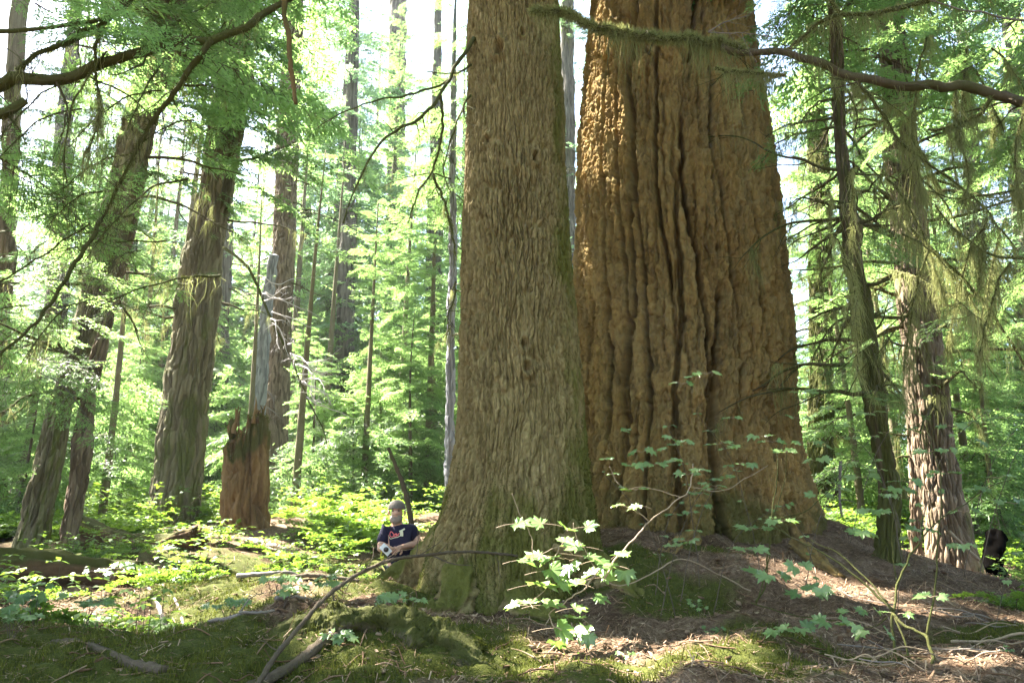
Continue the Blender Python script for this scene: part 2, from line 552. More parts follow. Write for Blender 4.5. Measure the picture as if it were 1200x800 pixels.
for x0, x1, y0, y1, n in ((90, 175, 420, 600, 9), (240, 300, 300, 600, 6), (340, 530, 360, 610, 26), (300, 460, 120, 360, 8), (60, 140, 200, 330, 5), (0, 40, 480, 600, 5), (150, 330, 10, 300, 20), (940, 1010, 260, 600, 12), (1120, 1200, 420, 610, 12), (1110, 1200, 60, 300, 4)):
    for _ in range(n):
        gap(_gr.uniform(x0, x1), _gr.uniform(y0, y1), _gr.uniform(15, 27), _gr.uniform(.6, 1.0))
for _ in range(16):
    gap(_gr.uniform(0, 190), _gr.uniform(60, 450), _gr.uniform(6.5, 10.5), _gr.uniform(.35, .6))
for _ in range(8):
    gap(_gr.uniform(1000, 1200), _gr.uniform(0, 330), _gr.uniform(6.3, 9.5), _gr.uniform(.25, .45))
GP = np.array([g[0] for g in GAPS])
GR = np.array([g[1] for g in GAPS])


def lit_cut(C, extra=1.0):
    """True for leaf centres that stand in one of the openings"""
    out = np.zeros(len(C), bool)
    for p, r in zip(GP, GR):
        d = C - p
        k = d @ SUN
        dist2 = (d * d).sum(1) - k * k
        out |= (dist2 < (r * 1.25 * extra) ** 2) & (k > .4)
    return out


# ------------------------------------------------------------------ foliage templates
def spray_template(seed, n1=16, ll=.06, lw=.016, levels=2, step=.035, droop=.25, width=.42):
    """flat conifer spray of unit length along +x; returns leaf quads, wood quads, leaf tints"""
    r = np.random.default_rng(seed)
    leaves, wood, tn = [], [], []

    def ribbon(a, b, w):
        d = b - a
        s = np.cross(d, [0, 0, 1.0])
        s /= np.linalg.norm(s) + 1e-9
        wood.append([a - s * w, a + s * w, b + s * w * .5, b - s * w * .5])

    def leaflets(a, b, tb):
        d = b - a
        L = np.linalg.norm(d)
        d = d / (L + 1e-9)
        s = np.cross(d, [0, 0, 1.0])
        s /= np.linalg.norm(s) + 1e-9
        k = max(2, int(L / step))
        for q in range(k + 1):
            t = (q + .3 * r.random()) / k
            p = a + (b - a) * min(t, 1)
            for sg in ((-1, 1) if q < k else (0,)):
                ang = r.normal(.72, .22) * sg
                dd = d * math.cos(ang) + s * math.sin(ang) + np.array([0, 0, r.normal(-.12, .25)])
                dd /= np.linalg.norm(dd)
                l = ll * r.uniform(.6, 1.25)
                nn = np.array([r.normal(0, .35), r.normal(0, .35), 1.0])
                ss = np.cross(dd, nn)
                ss /= np.linalg.norm(ss) + 1e-9
                w = lw * r.uniform(.7, 1.3)
                leaves.append([p, p + dd * l * .45 - ss * w, p + dd * l, p + dd * l * .5 + ss * w])
                tn.append(tb + r.normal(0, .1))

    pos = lambda t: np.array([t, .03 * math.sin(t * 7 + seed), -droop * t * t])
    for q in range(8):
        ribbon(pos(q / 8), pos((q + 1) / 8), .009 * (1.1 - q / 8))
    leaflets(pos(.8), pos(1.0), .6)
    for i in range(n1):
        t = .06 + .92 * (i + r.random() * .6) / n1
        for sg in (-1, 1):
            if r.random() < .1:
                continue
            l = (width * (1 - t) ** .75 * min(1, .35 + t * 2.2) + .04) * r.uniform(.65, 1.2)
            ang = sg * r.normal(.95, .12)
            a = pos(t)
            dirv = np.array([math.cos(ang), math.sin(ang), r.normal(-.22, .12)])
            b = a + dirv * l
            tb = .35 + .3 * r.random() + .15 * t
            mid = (a + b) / 2 + np.array([0, 0, .04 * l])
            ribbon(a, mid, .0035)
            ribbon(mid, b, .0025)
            if levels == 1 or l < .1:
                leaflets(a + (b - a) * .12, mid, tb)
                leaflets(mid, b, tb + .1)
            else:
                kk = max(2, int(l / .075))
                leaflets(a + (b - a) * .7, b, tb + .15)
                for q in range(kk):
                    u = .12 + .75 * (q + r.random() * .5) / kk
                    pa = a + (mid - a) * (2 * u) if u < .5 else mid + (b - mid) * (2 * u - 1)
                    for sg2 in (-1, 1):
                        a2 = ang + sg2 * r.normal(.8, .12)
                        l2 = .5 * l * (1 - u) * r.uniform(.7, 1.2) + .025
                        pb = pa + l2 * np.array([math.cos(a2), math.sin(a2), r.normal(-.3, .15)])
                        leaflets(pa, pb, tb + .1 * u)
    return np.array(leaves), np.array(wood), np.array(tn)


TPL_FINE = [spray_template(100 + k, 13, .034, .0042, 2, .017, .28 + .1 * k, .46) for k in range(3)]
TPL_MED = [spray_template(200 + k, 13, .062, .0085, 2, .048, .28 + .08 * k, .44) for k in range(3)]
TPL_LOW = [spray_template(300 + k, 15, .075, .0115, 1, .036, .22 + .08 * k, .42) for k in range(3)]
TPL_FAR = [spray_template(400 + k, 8, .17, .04, 1, .10, .2, .42) for k in range(2)]


def rot(az, pitch, roll):
    ca, sa = math.cos(az), math.sin(az)
    c2, s2 = math.cos(pitch), math.sin(pitch)
    c3, s3 = math.cos(roll), math.sin(roll)
    Rz = np.array([[ca, -sa, 0], [sa, ca, 0], [0, 0, 1]])
    Ry = np.array([[c2, 0, -s2], [0, 1, 0], [s2, 0, c2]])
    Rx = np.array([[1, 0, 0], [0, c3, -s3], [0, s3, c3]])
    return Rz @ Ry @ Rx


def put_spray(mb, tpl, base, az, pitch, L, roll=0.0, dt=0.0, cut=False, dens=1.0, r=rng):
    lv, wd, tn = tpl
    m = rot(az, pitch, roll) * L
    Q = lv @ m.T + base
    keep = np.ones(len(Q), bool)
    if dens < 1:
        keep &= r.random(len(Q)) < dens
    if cut:
        keep &= ~lit_cut(Q[:, 2])
    mb.add_quads(Q[keep], 0, np.clip(tn[keep] + dt, 0, 1))
    W = wd @ m.T + base
    if cut:
        W = W[~lit_cut(W[:, 2])]
    mb.add_quads(W, 1, .5)


def crown(mb, axis, z0, z1, rad, nb, tpls, r, cut=False, lowlen=.75, droop=-.25, dens=1.0, shape=.8):
    """axis(z) -> centre xy; branches spiralled up the stem"""
    for i in range(nb):
        f = (i + r.random()) / nb
        z = z0 + (z1 - z0) * f
        L = rad * (min(1, lowlen + f * 1.2)) * (1 - f) ** shape * r.uniform(.65, 1.15) + .25
        az = i * 2.39996 + r.normal(0, .3)
        pitch = droop + f * .65 + r.normal(0, .12)
        c = axis(z)
        put_spray(mb, tpls[i % len(tpls)], np.array([c[0], c[1], z]), az, pitch, L, r.normal(0, .2), r.normal(0, .13), cut, dens, r)


# ------------------------------------------------------------------ bark displacement
def columns(x, seed):
    """distance to the border between jittered columns, and the column's id"""
    xi = np.floor(x)
    z0 = np.zeros_like(xi)
    f1 = np.full(x.shape, 9.0)
    f2 = np.full(x.shape, 9.0)
    cid = np.zeros(x.shape)
    for dx in (-1, 0, 1):
        c = xi + dx
        d = np.abs(c + .15 + .7 * _h(c, z0, z0, seed) - x)
        near = d < f1
        f2 = np.where(near, f1, np.minimum(f2, d))
        cid = np.where(near, _h(c, z0 + 3, z0, seed), cid)
        f1 = np.where(near, d, f1)
    return f2 - f1, cid


def bark_fir(u, v, seed):
    zig = .020 * fbm(u * 7, v * 6, None, 4, seed + 2, .6)
    ua = u + .16 * vnoise(u * .5, v * .33, None, seed) + .05 * vnoise(u * 1.6, v * 1.1, None, seed + 1) + zig
    ub = u + .20 * vnoise(u * .5 + 9, v * .42, None, seed + 40) + .06 * vnoise(u * 1.6, v * 1.2, None, seed + 41) + zig
    uc = u + .07 * vnoise(u * 1.1 + 5, v * .8, None, seed + 42) + .03 * vnoise(u * 3, v * 2.1, None, seed + 43) + zig * 1.2
    d, cid = columns(ua / .36, seed + 3)
    a = 1 - (1 - sstep(.09, .21, d)) * sstep(-.55, -.1, vnoise(ua * 2.7, v * .55, None, seed + 50))
    db, cidb = columns(ub / .55, seed + 4)
    b = 1 - (1 - sstep(.06, .15, db)) * sstep(-.2, .25, vnoise(ub * 2.0, v * .6, None, seed + 51))
    dc, cc = columns(uc / .13, seed + 6)
    c0 = 1 - (1 - sstep(.05, .38, dc)) * sstep(-.25, .3, vnoise(uc * 7, v * 1.6, None, seed + 52))
    uf = ua + .015 * vnoise(u * 16, v * 12, None, seed + 6)
    d3, c3 = worley(uf / .060, v / .10, seed + 5)
    c = sstep(0, .16, d3)
    d4, c4 = worley(uf / .020, v / .045, seed + 12)
    d5, c5 = worley(uf / .12, v / .36, seed + 13)
    e = sstep(0, .14, d5)
    disp = -.30 * (1 - a * b) - .07 * (1 - c0) * a * b - .012 * (1 - c) - .020 * (1 - e) + .030 * np.floor(c3 * 4) / 4 + .034 * np.floor(c5 * 3) / 3 + .014 * (c4 - .5) + .06 * (cid - .5) - .02
    return disp + .020 * fbm(u * 30, v * 9, None, 4, seed + 8, .65), np.clip(.3 * c3 + .3 * c4 + .35 * c5 + .3 * cid + .05, 0, 1)


def bark_hem(u, v, seed):
    uw = u + .030 * vnoise(u * 3, v * 1.6, None, seed) + .016 * vnoise(u * 10, v * 5, None, seed + 1) + .006 * vnoise(u * 30, v * 22, None, seed + 2)
    d, cid = worley(uw / .055, v / .42, seed + 3)
    a = sstep(0, .26, d)
    d2, c2 = worley(uw / .030 + 5, v / .12, seed + 4)
    b = sstep(0, .3, d2)
    d3, c3 = worley(uw / .012, v / .03, seed + 6)
    k_ = .65 + .6 * np.clip(.5 + vnoise(u * 1.6, v * .7, None, seed + 30), 0, 1)
    disp = -.036 * k_ * (1 - a) - .016 * k_ * (1 - b) * a + .010 * (cid - .5) + .008 * (c2 - .5) + .003 * (c3 - .5)
    return disp + .016 * fbm(u * 3, v * 1.2, None, 3, seed + 8) + .006 * fbm(u * 25, v * 14, None, 3, seed + 9), .5 * c2 + .5 * c3


def bark_generic(k, depth):
    def f(u, v, seed):
        uw = u + k * .7 * vnoise(u / k * .14, v / k * .08, None, seed) + k * .25 * vnoise(u / k * .5, v / k * .3, None, seed + 1)
        d, cid = worley(uw / k, v / (k * 5), seed + 3)
        a = sstep(0, .38, d)
        return -depth * (1 - a) + depth * .5 * (cid - .5) + depth * 1.2 * fbm(u / k * .25, v / k * .1, None, 3, seed + 8), cid
    return f


def trunk(rows, Y, H, bark, seed=1, lobes=(), dth=2.0, dz=.02, dzfar=.5, zvis=None, sink=.5, flare_h=.55, cover=None, rtop=.08, slim=.98, hook=None):
    """rows: (py, left px, right px) at depth Y from top to bottom. Returns mesh builder and axis fn"""
    C, Rd = [], []
    for py, l, r_ in rows:
        a, b = P(l, py, Y), P(r_, py, Y)
        C.append((a + b) / 2)
        Rd.append((b[0] - a[0]) / 2)
    C, Rd = np.array(C), np.array(Rd) * slim
    o = np.argsort(C[:, 2])
    C, Rd = C[o], Rd[o]
    zt = C[-1, 2]
    # downward and upward extensions
    lo = C[0] + (C[0] - C[1]) / max(1e-6, C[1, 2] - C[0, 2]) * sink
    slope = (C[-1] - C[max(0, len(C) - 4)]) / max(1e-6, zt - C[max(0, len(C) - 4), 2])
    if H > zt:
        tops = [zt + (H - zt) * f for f in (.33, .66, 1)]
        Cu = [C[-1] + slope * (z - zt) * np.array([.5, .5, 1]) for z in tops]
        for c, z in zip(Cu, tops):
            c[2] = z
        Ru = [Rd[-1] * (1 - .30), Rd[-1] * .38, rtop]
        C = np.vstack([lo, C, Cu])
        Rd = np.concatenate([[Rd[0] * 1.06], Rd, Ru])
    else:
        C = np.vstack([lo, C])
        Rd = np.concatenate([[Rd[0] * 1.06], Rd])
    zs = [C[0, 2]]
    zv = zt + .6 if zvis is None else zvis
    while zs[-1] < C[-1, 2]:
        zs.append(zs[-1] + (dz if zs[-1] < zv else dzfar))
    z = np.array(zs)
    z[-1] = C[-1, 2]
    # smooth monotone resample in z
    dense = resample(np.column_stack([C, Rd]), 400)
    zz = np.maximum.accumulate(dense[:, 2] + np.arange(400) * 1e-7)
    cx, cy, rr = np.interp(z, zz, dense[:, 0]), np.interp(z, zz, dense[:, 1]), np.interp(z, zz, dense[:, 3])
    base = C[1]
    tocam = math.atan2(-base[1], -base[0])
    front = np.arange(-105, 105, dth)
    back = np.arange(105, 255, max(dth * 4, 5))
    th = np.radians(np.concatenate([front, back]))
    TH, Z = np.meshgrid(th, z)
    RR = np.repeat(rr[:, None], len(th), 1)
    h = np.clip(Z - base[2], -1, 99)
    for ang, amp, wd in lobes:
        dd = (TH - R(ang) + np.pi) % (2 * np.pi) - np.pi
        RR = RR * (1 + amp * np.exp(-(dd / R(wd)) ** 2) * np.exp(-np.clip(h, 0, 99) / flare_h))
    rm = float(np.interp(base[2] + 2, z, rr)) if C[-1, 2] > base[2] + 2 else float(rr.mean())
    disp, cid = bark(TH * rm, Z, seed)
    RR = RR + disp * np.clip(rr / rr.max() * 1.6, .1, 1)[:, None]
    if hook is not None:
        RR = hook(TH, Z, RR, base)
    X = cx[:, None] + RR * np.cos(TH + tocam)
    Yy = cy[:, None] + RR * np.sin(TH + tocam)
    mb = MB()
    n, m = len(z), len(th)
    i = np.arange(n - 1)[:, None] * m
    j = np.arange(m)[None, :]
    j2 = (j + 1) % m
    Q = np.stack([i + j, i + j2, i + m + j2, i + m + j], -1).reshape(-1, 4)
    cv = np.zeros(X.shape) if cover is None else cover(TH, Z, base)
    V = np.stack([X, Yy, Z], -1).reshape(-1, 3)
    mb.add(V, quads=Q, tint=cid.ravel(), at2=cv.ravel())
    # close the top
    mb.add(np.vstack([V[-m:], [[cx[-1], cy[-1], z[-1] + rr[-1] * .5]]]), tris=[(a, (a + 1) % m, m) for a in range(m)], at2=0)
    ax = lambda q: (float(np.interp(q, z, cx)), float(np.interp(q, z, cy)))
    ax.rad = lambda q: float(np.interp(q, z, rr))
    return mb, ax, base, V.reshape(n, m, 3), cv


def blades(mb, Pts, Nrm, length, width, r, up=.5, tint=.45, tj=.2, mat=0):
    """short tapering blades standing on points"""
    n = len(Pts)
    d = Nrm * (1 - up) + np.array([0, 0, up]) + r.normal(0, .45, (n, 3))
    d /= np.linalg.norm(d, axis=1)[:, None]
    s = np.cross(d, r.normal(0, 1, (n, 3)))
    s /= np.linalg.norm(s, axis=1)[:, None] + 1e-9
    L = (length * r.uniform(.5, 1.3, n))[:, None]
    W = width
    b = Pts
    Q = np.stack([b - s * W, b + s * W, b + d * L + s * W * .25, b + d * L - s * W * .25], 1)
    mb.add_quads(Q, mat, np.clip(tint + r.normal(0, tj, n), 0, 1))


def strands(mb, path, rad, n, length, r, width=.004, mat=0, tint=.5, spread=1.0, clump=0):
    """hanging lichen along a branch"""
    path = np.asarray(path)
    if clump:
        cc = r.random(clump)
        t = np.clip(cc[r.integers(0, clump, n)] + r.normal(0, .03, n), 0, 1)
    else:
        t = r.random(n)
    f = t * (len(path) - 1)
    i = np.clip(f.astype(int), 0, len(path) - 2)
    p = path[i] + (path[i + 1] - path[i]) * (f - i)[:, None]
    rr = np.interp(f, np.arange(len(path)), rad) if np.ndim(rad) else rad
    p = p + r.normal(0, 1, (n, 3)) * (np.asarray(rr) * .6 * spread)[..., None] if np.ndim(rr) else p + r.normal(0, 1, (n, 3)) * rr * .6 * spread
    L = length * 1.4 * r.gamma(2.0, .5, n)
    width = width * .62
    sway = r.normal(0, .16, (n, 3))
    s = r.normal(0, 1, (n, 3))
    s[:, 2] = 0
    s /= np.linalg.norm(s, axis=1)[:, None] + 1e-9
    tt = np.clip(tint + r.normal(0, .18, n), 0, 1)
    prev = p
    segs = 5
    for k in range(segs):
        w0, w1 = width * (1 - k / (segs + .5)), width * (1 - (k + 1) / (segs + .5))
        nx = prev + np.column_stack([sway[:, 0], sway[:, 1], -np.ones(n)]) * (L / segs)[:, None] + r.normal(0, .014, (n, 3))
        mb.add_quads(np.stack([prev - s * w0, prev + s * w0, nx + s * w1, nx - s * w1], 1), mat, tt)
        prev = nx


def fuzz(mb, path, rad, n, r, length=.03, width=.003, mat=0, tint=.5):
    path = np.asarray(path)
    f = r.random(n) * (len(path) - 1)
    i = np.clip(f.astype(int), 0, len(path) - 2)
    p = path[i] + (path[i + 1] - path[i]) * (f - i)[:, None]
    rr = np.interp(f, np.arange(len(path)), rad) if np.ndim(rad) else np.full(n, rad)
    nr = r.normal(0, 1, (n, 3))
    nr /= np.linalg.norm(nr, axis=1)[:, None]
    blades(mb, p + nr * rr[:, None] * .9, nr, length, width, r, up=-.15, tint=tint, mat=mat)


def log_mesh(mb, pts, rad, bark, seed=1, n=220, sides=56, at2=.3, lump=0.0):
    """a lying trunk with real bark relief; ends broken unevenly"""
    d = resample(np.column_stack([np.asarray(pts, float), np.asarray(rad, float)]), n)
    c, r_ = d[:, :3], np.maximum(d[:, 3], .004)
    tan = np.gradient(c, axis=0)
    tan /= np.linalg.norm(tan, axis=1)[:, None]
    e1 = np.cross(tan, [0, 0, 1.0])
    e1 /= np.linalg.norm(e1, axis=1)[:, None]
    e2 = np.cross(e1, tan)
    th = np.linspace(0, 2 * np.pi, sides, endpoint=False)
    S = np.concatenate([[0], np.cumsum(np.linalg.norm(np.diff(c, axis=0), axis=1))])
    TH, SS = np.meshgrid(th, S)
    disp, cid = bark(TH * r_.max(), SS, seed)
    RR = r_[:, None] + disp * (r_ / r_.max())[:, None]
    if lump:
        RR = RR + lump * (fbm(np.cos(TH) * 1.3 + SS * 2.5, np.sin(TH) * 1.3, SS * 2.2, 3, seed + 5) + .5 * fbm(np.cos(TH) * 4, np.sin(TH) * 4, SS * 9, 3, seed + 6))
    V = c[:, None] + RR[..., None] * (np.cos(TH)[..., None] * e1[:, None] + np.sin(TH)[..., None] * e2[:, None])
    m = sides
    i = np.arange(n - 1)[:, None] * m
    j = np.arange(m)[None]
    V[0] += tan[0] * (-.12 * rng.random(m))[:, None]
    V[-1] += tan[-1] * (.12 * rng.random(m))[:, None]
    cap0, cap1 = V[0].mean(0) + tan[0] * .06, V[-1].mean(0) - tan[-1] * .06
    Vf = np.vstack([V.reshape(-1, 3), cap0, cap1])
    k = n * m
    T = [(k, (a + 1) % m, a) for a in range(m)] + [(k + 1, (n - 1) * m + a, (n - 1) * m + (a + 1) % m) for a in range(m)]
    up = sstep(.1, .9, np.sin(TH)).ravel()
    mb.add(Vf, quads=np.stack([i + j, i + (j + 1) % m, i + m + (j + 1) % m, i + m + j], -1).reshape(-1, 4), tris=T, tint=np.concatenate([cid.ravel(), [.5, .5]]), at2=np.concatenate([at2 * up + at2 * .2, [0, 0]]))


def fuzz_faces(mb, n, r, length=.025, width=.003, mat=1, tint=.4, up=.25, zmin=-.3, field=None):
    """moss blades over the quads already in the builder"""
    V = np.concatenate(mb.v)
    Q = np.concatenate(mb.q)
    a, b, c, d = V[Q[:, 0]], V[Q[:, 1]], V[Q[:, 2]], V[Q[:, 3]]
    nr = np.cross(c - a, d - b)
    ar = np.linalg.norm(nr, axis=1)
    nr = nr / (ar[:, None] + 1e-12)
    ar = ar * (nr[:, 2] > zmin)
    k = r.choice(len(Q), n, p=ar / ar.sum())
    s, t = r.random((n, 1)), r.random((n, 1))
    p = (a[k] * (1 - s) + b[k] * s) * (1 - t) + (d[k] * (1 - s) + c[k] * s) * t
    q = nr[k]
    if field is not None:
        m = r.random(n) < field(p)
        p, q = p[m], q[m]
    blades(mb, p, q, length, width, r, up=up, tint=tint, mat=mat)


def limb(mb, p0, d0, L, r0, r, depth=2, droop=.25, wig=.18, kids=5, sides=5, mat=0, tint=.5, paths=None, n=9):
    """a wandering dead limb with twigs; returns nothing, collects its paths"""
    d = np.asarray(d0, float)
    d /= np.linalg.norm(d)
    pts = [np.asarray(p0, float)]
    for k in range(n):
        d = d + r.normal(0, wig, 3) + np.array([0, 0, -droop / n * 2 * (k / n)])
        d /= np.linalg.norm(d)
        pts.append(pts[-1] + d * L / n)
    pts = np.array(pts)
    rad = r0 * (1 - np.linspace(0, 1, len(pts)) * .85)
    c, _ = tube(mb, pts, rad, sides, len(pts) * 2, mat, tint, rough=.12, seed=int(r.integers(999)), at2=.35)
    if paths is not None:
        paths.append((pts, rad))
    if depth > 0:
        for k in range(kids):
            t = r.uniform(.15, .95)
            i = min(int(t * (len(pts) - 1)), len(pts) - 2)
            a = pts[i] + (pts[i + 1] - pts[i]) * (t * (len(pts) - 1) - i)
            dd = pts[i + 1] - pts[i]
            dd = dd / np.linalg.norm(dd) + r.normal(0, .6, 3) + np.array([0, 0, -.1])
            limb(mb, a, dd, L * r.uniform(.25, .5) * (1.15 - t * .6), max(rad[i] * .5, .0015), r, depth - 1, droop, wig * 1.2, max(2, kids - 2), 4, mat, tint, paths, 6)


def drawn(mb, px, Y0, Y1, w0, w1, sides=7, mat=0, tint=.5, rough=.2, n=None, seed=3, jit=0.0, at2=.45):
    """a branch through photograph points, widths in metres"""
    k = len(px)
    pts = np.array([P(a[0], a[1], Y0 + (Y1 - Y0) * i / (k - 1)) for i, a in enumerate(px)])
    if k > 3:
        fine = resample(pts, k * 3)
        jr = np.random.default_rng(int(abs(px[0][0]) * 7 + abs(px[1][1])) + k)
        am = np.interp(np.arange(k * 3), [0, k * 3 - 1], [w0, w1])[:, None]
        fine[1:-1] += (jr.normal(0, .35, fine.shape) * (am + .006))[1:-1]
        pts, w_ = fine, None
    if jit:
        pts += rng.normal(0, jit, pts.shape)
    rad = np.linspace(w0, w1, len(pts))
    c, r = tube(mb, pts, rad, sides, n or k * 6, mat, tint, rough, seed, at2=at2)
    return c, r


# ------------------------------------------------------------------ hero hemlock
def surf_scatter(V, n, r, zlo, zhi, dens=None):
    """random points with normals on a ring grid"""
    nz_, nt_ = V.shape[:2]
    zc = V[:, 0, 2]
    a = np.searchsorted(zc, zlo)
    b = max(a + 2, min(nz_ - 2, np.searchsorted(zc, zhi)))
    i = r.integers(a, b, n)
    j = r.integers(0, nt_, n)
    p = V[i, j]
    du = V[i, (j + 1) % nt_] - V[i, j - 1]
    dv = V[np.minimum(i + 1, nz_ - 1), j] - V[i - 1, j]
    nr = np.cross(du, dv)
    nr /= np.linalg.norm(nr, axis=1)[:, None] + 1e-9
    if dens is not None:
        k = r.random(n) < dens(p, i, j)
        p, nr = p[k], nr[k]
    return p, nr


hem_rows = [(0, 549, 655), (100, 546, 660), (200, 543, 664), (300, 540, 671), (400, 537, 679), (500, 533, 687), (560, 525, 692), (610, 513, 697), (650, 503, 701), (700, 498, 704), (722, 496, 706)]


def hem_cover(TH, Z, base):
    h = Z - base[2]
    x = np.sin(TH)
    return np.clip(1.0 - h / 1.7, 0, 1) * .9 + .6 * sstep(.25, .95, x) + .25 * fbm(TH * 3, Z * 1.5, None, 3, 44) - .12


def knots(lst):
    def f(TH, Z, RR, base):
        for th, z, s, dep in lst:
            d = np.sqrt(((TH - R(th)) * .55 / s) ** 2 + ((Z - z) / (s * 1.5)) ** 2)
            RR = RR - dep * np.exp(-(d / .5) ** 2) + dep * .55 * np.exp(-((d - 1.0) / .4) ** 2)
        return RR
    return f


kz = lambda py: P(600, py, 7.05)[2]
mb, hem_ax, hem_base, hemV, hemC = trunk(hem_rows, 7.6, 42, bark_hem, seed=11, dth=.30, dz=.010, zvis=7.2, flare_h=.42, cover=hem_cover,
                                          lobes=[(-62, .30, 20), (-14, .28, 13), (22, .22, 16), (75, .3, 20), (-130, .5, 20), (140, .4, 25), (0, -.06, 6), (-38, -.14, 14)],
                                          hook=knots([(-18, kz(52), .075, .10), (10, kz(33), .04, .05), (-32, kz(158), .045, .06), (22, kz(181), .05, .06), (2, kz(208), .09, .03), (3, kz(222), .06, .05), (4, kz(404), .05, .05), (6, kz(432), .05, .06), (-24, kz(90), .04, .03)]))
hemlock = thing("hemlock_tree", "straight grey-brown hemlock with furrowed trunk and mossy flared base, before the huge fir", "tree", hem_base)
mb.build("trunk", M['barkA'], hemlock)
m_ = MB()
log_mesh(m_, [P(560, 620, 7.75), P(524, 650, 8.0), P(500, 668, 8.2), P(470, 682, 8.25), P(440, 692, 8.1)], [.40, .30, .23, .17, .10], bark_hem, 6, 170, 50, at2=.7, lump=.05)
fuzz_faces(m_, 14000, np.random.default_rng(2), .02, .0028)
m_.build("root", [M['barkA'], M['moss']], hemlock)
r2 = np.random.default_rng(3)
mo = MB()
p, nr = surf_scatter(hemV, 60000, r2, hem_base[2] - .2, hem_base[2] + 1.8, lambda p, i, j: np.clip(hemC[i, j] * 1.05 - .15 + .4 * fbm(p[:, 0] * 5, p[:, 2] * 5, p[:, 1] * 5, 2, 8), 0, 1) * np.clip(1.15 - (p[:, 2] - hem_base[2]) / 1.7, 0, 1))
blades(mo, p, nr, .022, .0028, r2, up=.15, tint=.38)
mo.build("moss", M['moss'], hemlock)
# dead limbs on its left side
hb = [
    ([(556, 45), (545, 62), (527, 92), (514, 113), (490, 141), (462, 153), (436, 182), (412, 232), (402, 262)], 7.3, 6.6, .022, .006),
    ([(527, 92), (515, 101), (495, 106), (470, 114), (440, 118), (400, 133), (372, 150)], 7.2, 6.9, .013, .004),
    ([(516, 112), (518, 140), (517, 165), (508, 197), (503, 208), (490, 225), (478, 262)], 7.1, 7.0, .016, .005),
    ([(508, 205), (517, 228), (524, 250), (530, 272), (534, 300)], 7.1, 7.0, .014, .006),
    ([(552, 112), (543, 125), (533, 150), (520, 198), (528, 225)], 7.3, 7.0, .012, .004),
    ([(552, 76), (540, 84), (520, 86), (500, 84)], 7.3, 7.0, .012, .004),
    ([(534, 330), (531, 352), (525, 372), (527, 392)], 7.4, 7.2, .010, .005),
]
for k, (px, a, b, w0, w1) in enumerate(hb):
    m_ = MB()
    c, rr = drawn(m_, px, a, b, w0, w1, 7, seed=k)
    for q in range(7):
        i = int(rng.integers(3, len(c) - 2))
        d = c[i + 1] - c[i]
        limb(m_, c[i], d / np.linalg.norm(d) + rng.normal(0, .7, 3), rng.uniform(.15, .5), rr[i] * .45, rng, 1, .3, .25, 3, 4)
    strands(m_, c[len(c) // 3:], .012, 90 if k in (0, 2, 3) else 30, .10, rng, .004, mat=1, clump=9)
    fuzz(m_, c, rr, 500 if k in (2, 3) else 160, rng, .018, .003, mat=1, tint=.4)
    m_.build("branch", [M['mossbark'], M['lichen']], hemlock)
for k in range(12):
    z = 9.5 + 4 * k / 12
    az = rng.uniform(0, 6.28)
    a = hem_ax(z)
    m_ = MB()
    limb(m_, np.array([a[0], a[1], z]), [math.cos(az), math.sin(az), -.1], rng.uniform(1, 3), .03, rng, 1, .4, .15, 4, 4)
    m_.build("branch", M['twig'], hemlock)
crn = MB()
crown(crn, hem_ax, 9.5, 41.5, 4.2, 150, TPL_LOW, np.random.default_rng(5), cut=True)
crn.build("crown", [M['needle'], M['twig']], hemlock)

# ------------------------------------------------------------------ hero fir
fir_rows = [(0, 690, 878), (50, 686, 882), (100, 682, 888), (150, 677, 897), (200, 675, 905), (300, 671, 917), (400, 667, 926), (500, 660, 931), (550, 654, 939), (590, 648, 949), (620, 643, 957), (650, 640, 962)]


def fir_cover(TH, Z, base):
    h = Z - base[2]
    return np.clip(.75 - h / 1.6, 0, .6) + .18 * fbm(TH * 4, Z * .8, None, 3, 51)


mb, fir_ax, fir_base, firV, firC = trunk(fir_rows, 10.5, 56, bark_fir, seed=23, dth=.36, dz=.013, zvis=9.4, flare_h=.5, cover=fir_cover,
                                          lobes=[(68, .06, 20), (20, .06, 15), (-30, .08, 16), (-80, .2, 20), (120, .25, 25), (-140, .25, 25)])
fir = thing("fir_tree", "giant old fir with deeply fissured orange-brown bark, the widest trunk of all", "tree", fir_base)
mb.build("trunk", M['barkB'], fir)
crn = MB()
crown(crn, fir_ax, 13, 55, 5.6, 140, TPL_LOW, np.random.default_rng(6), cut=True)
crn.build("crown", [M['needle'], M['twig']], fir)
for k in range(10):
    z = 12 + 6 * k / 10
    az = rng.uniform(0, 6.28)
    a = fir_ax(z)
    m_ = MB()
    limb(m_, np.array([a[0], a[1], z]), [math.cos(az), math.sin(az), -.1], rng.uniform(1, 3), .05, rng, 1, .4, .15, 3, 5)
    m_.build("branch", M['twig'], fir)
mo = MB()
p, nr = surf_scatter(firV, 16000, r2, fir_base[2] - .1, fir_base[2] + 1.3, lambda p, i, j: np.clip(.5 + .7 * fbm(p[:, 0] * 3, p[:, 2] * 3, p[:, 1] * 3, 2, 9), 0, 1) * np.clip(1.0 - (p[:, 2] - fir_base[2]) / 1.3, 0, 1))
blades(mo, p, nr, .022, .003, r2, up=.2, tint=.4)
mo.build("moss", M['moss'], fir)

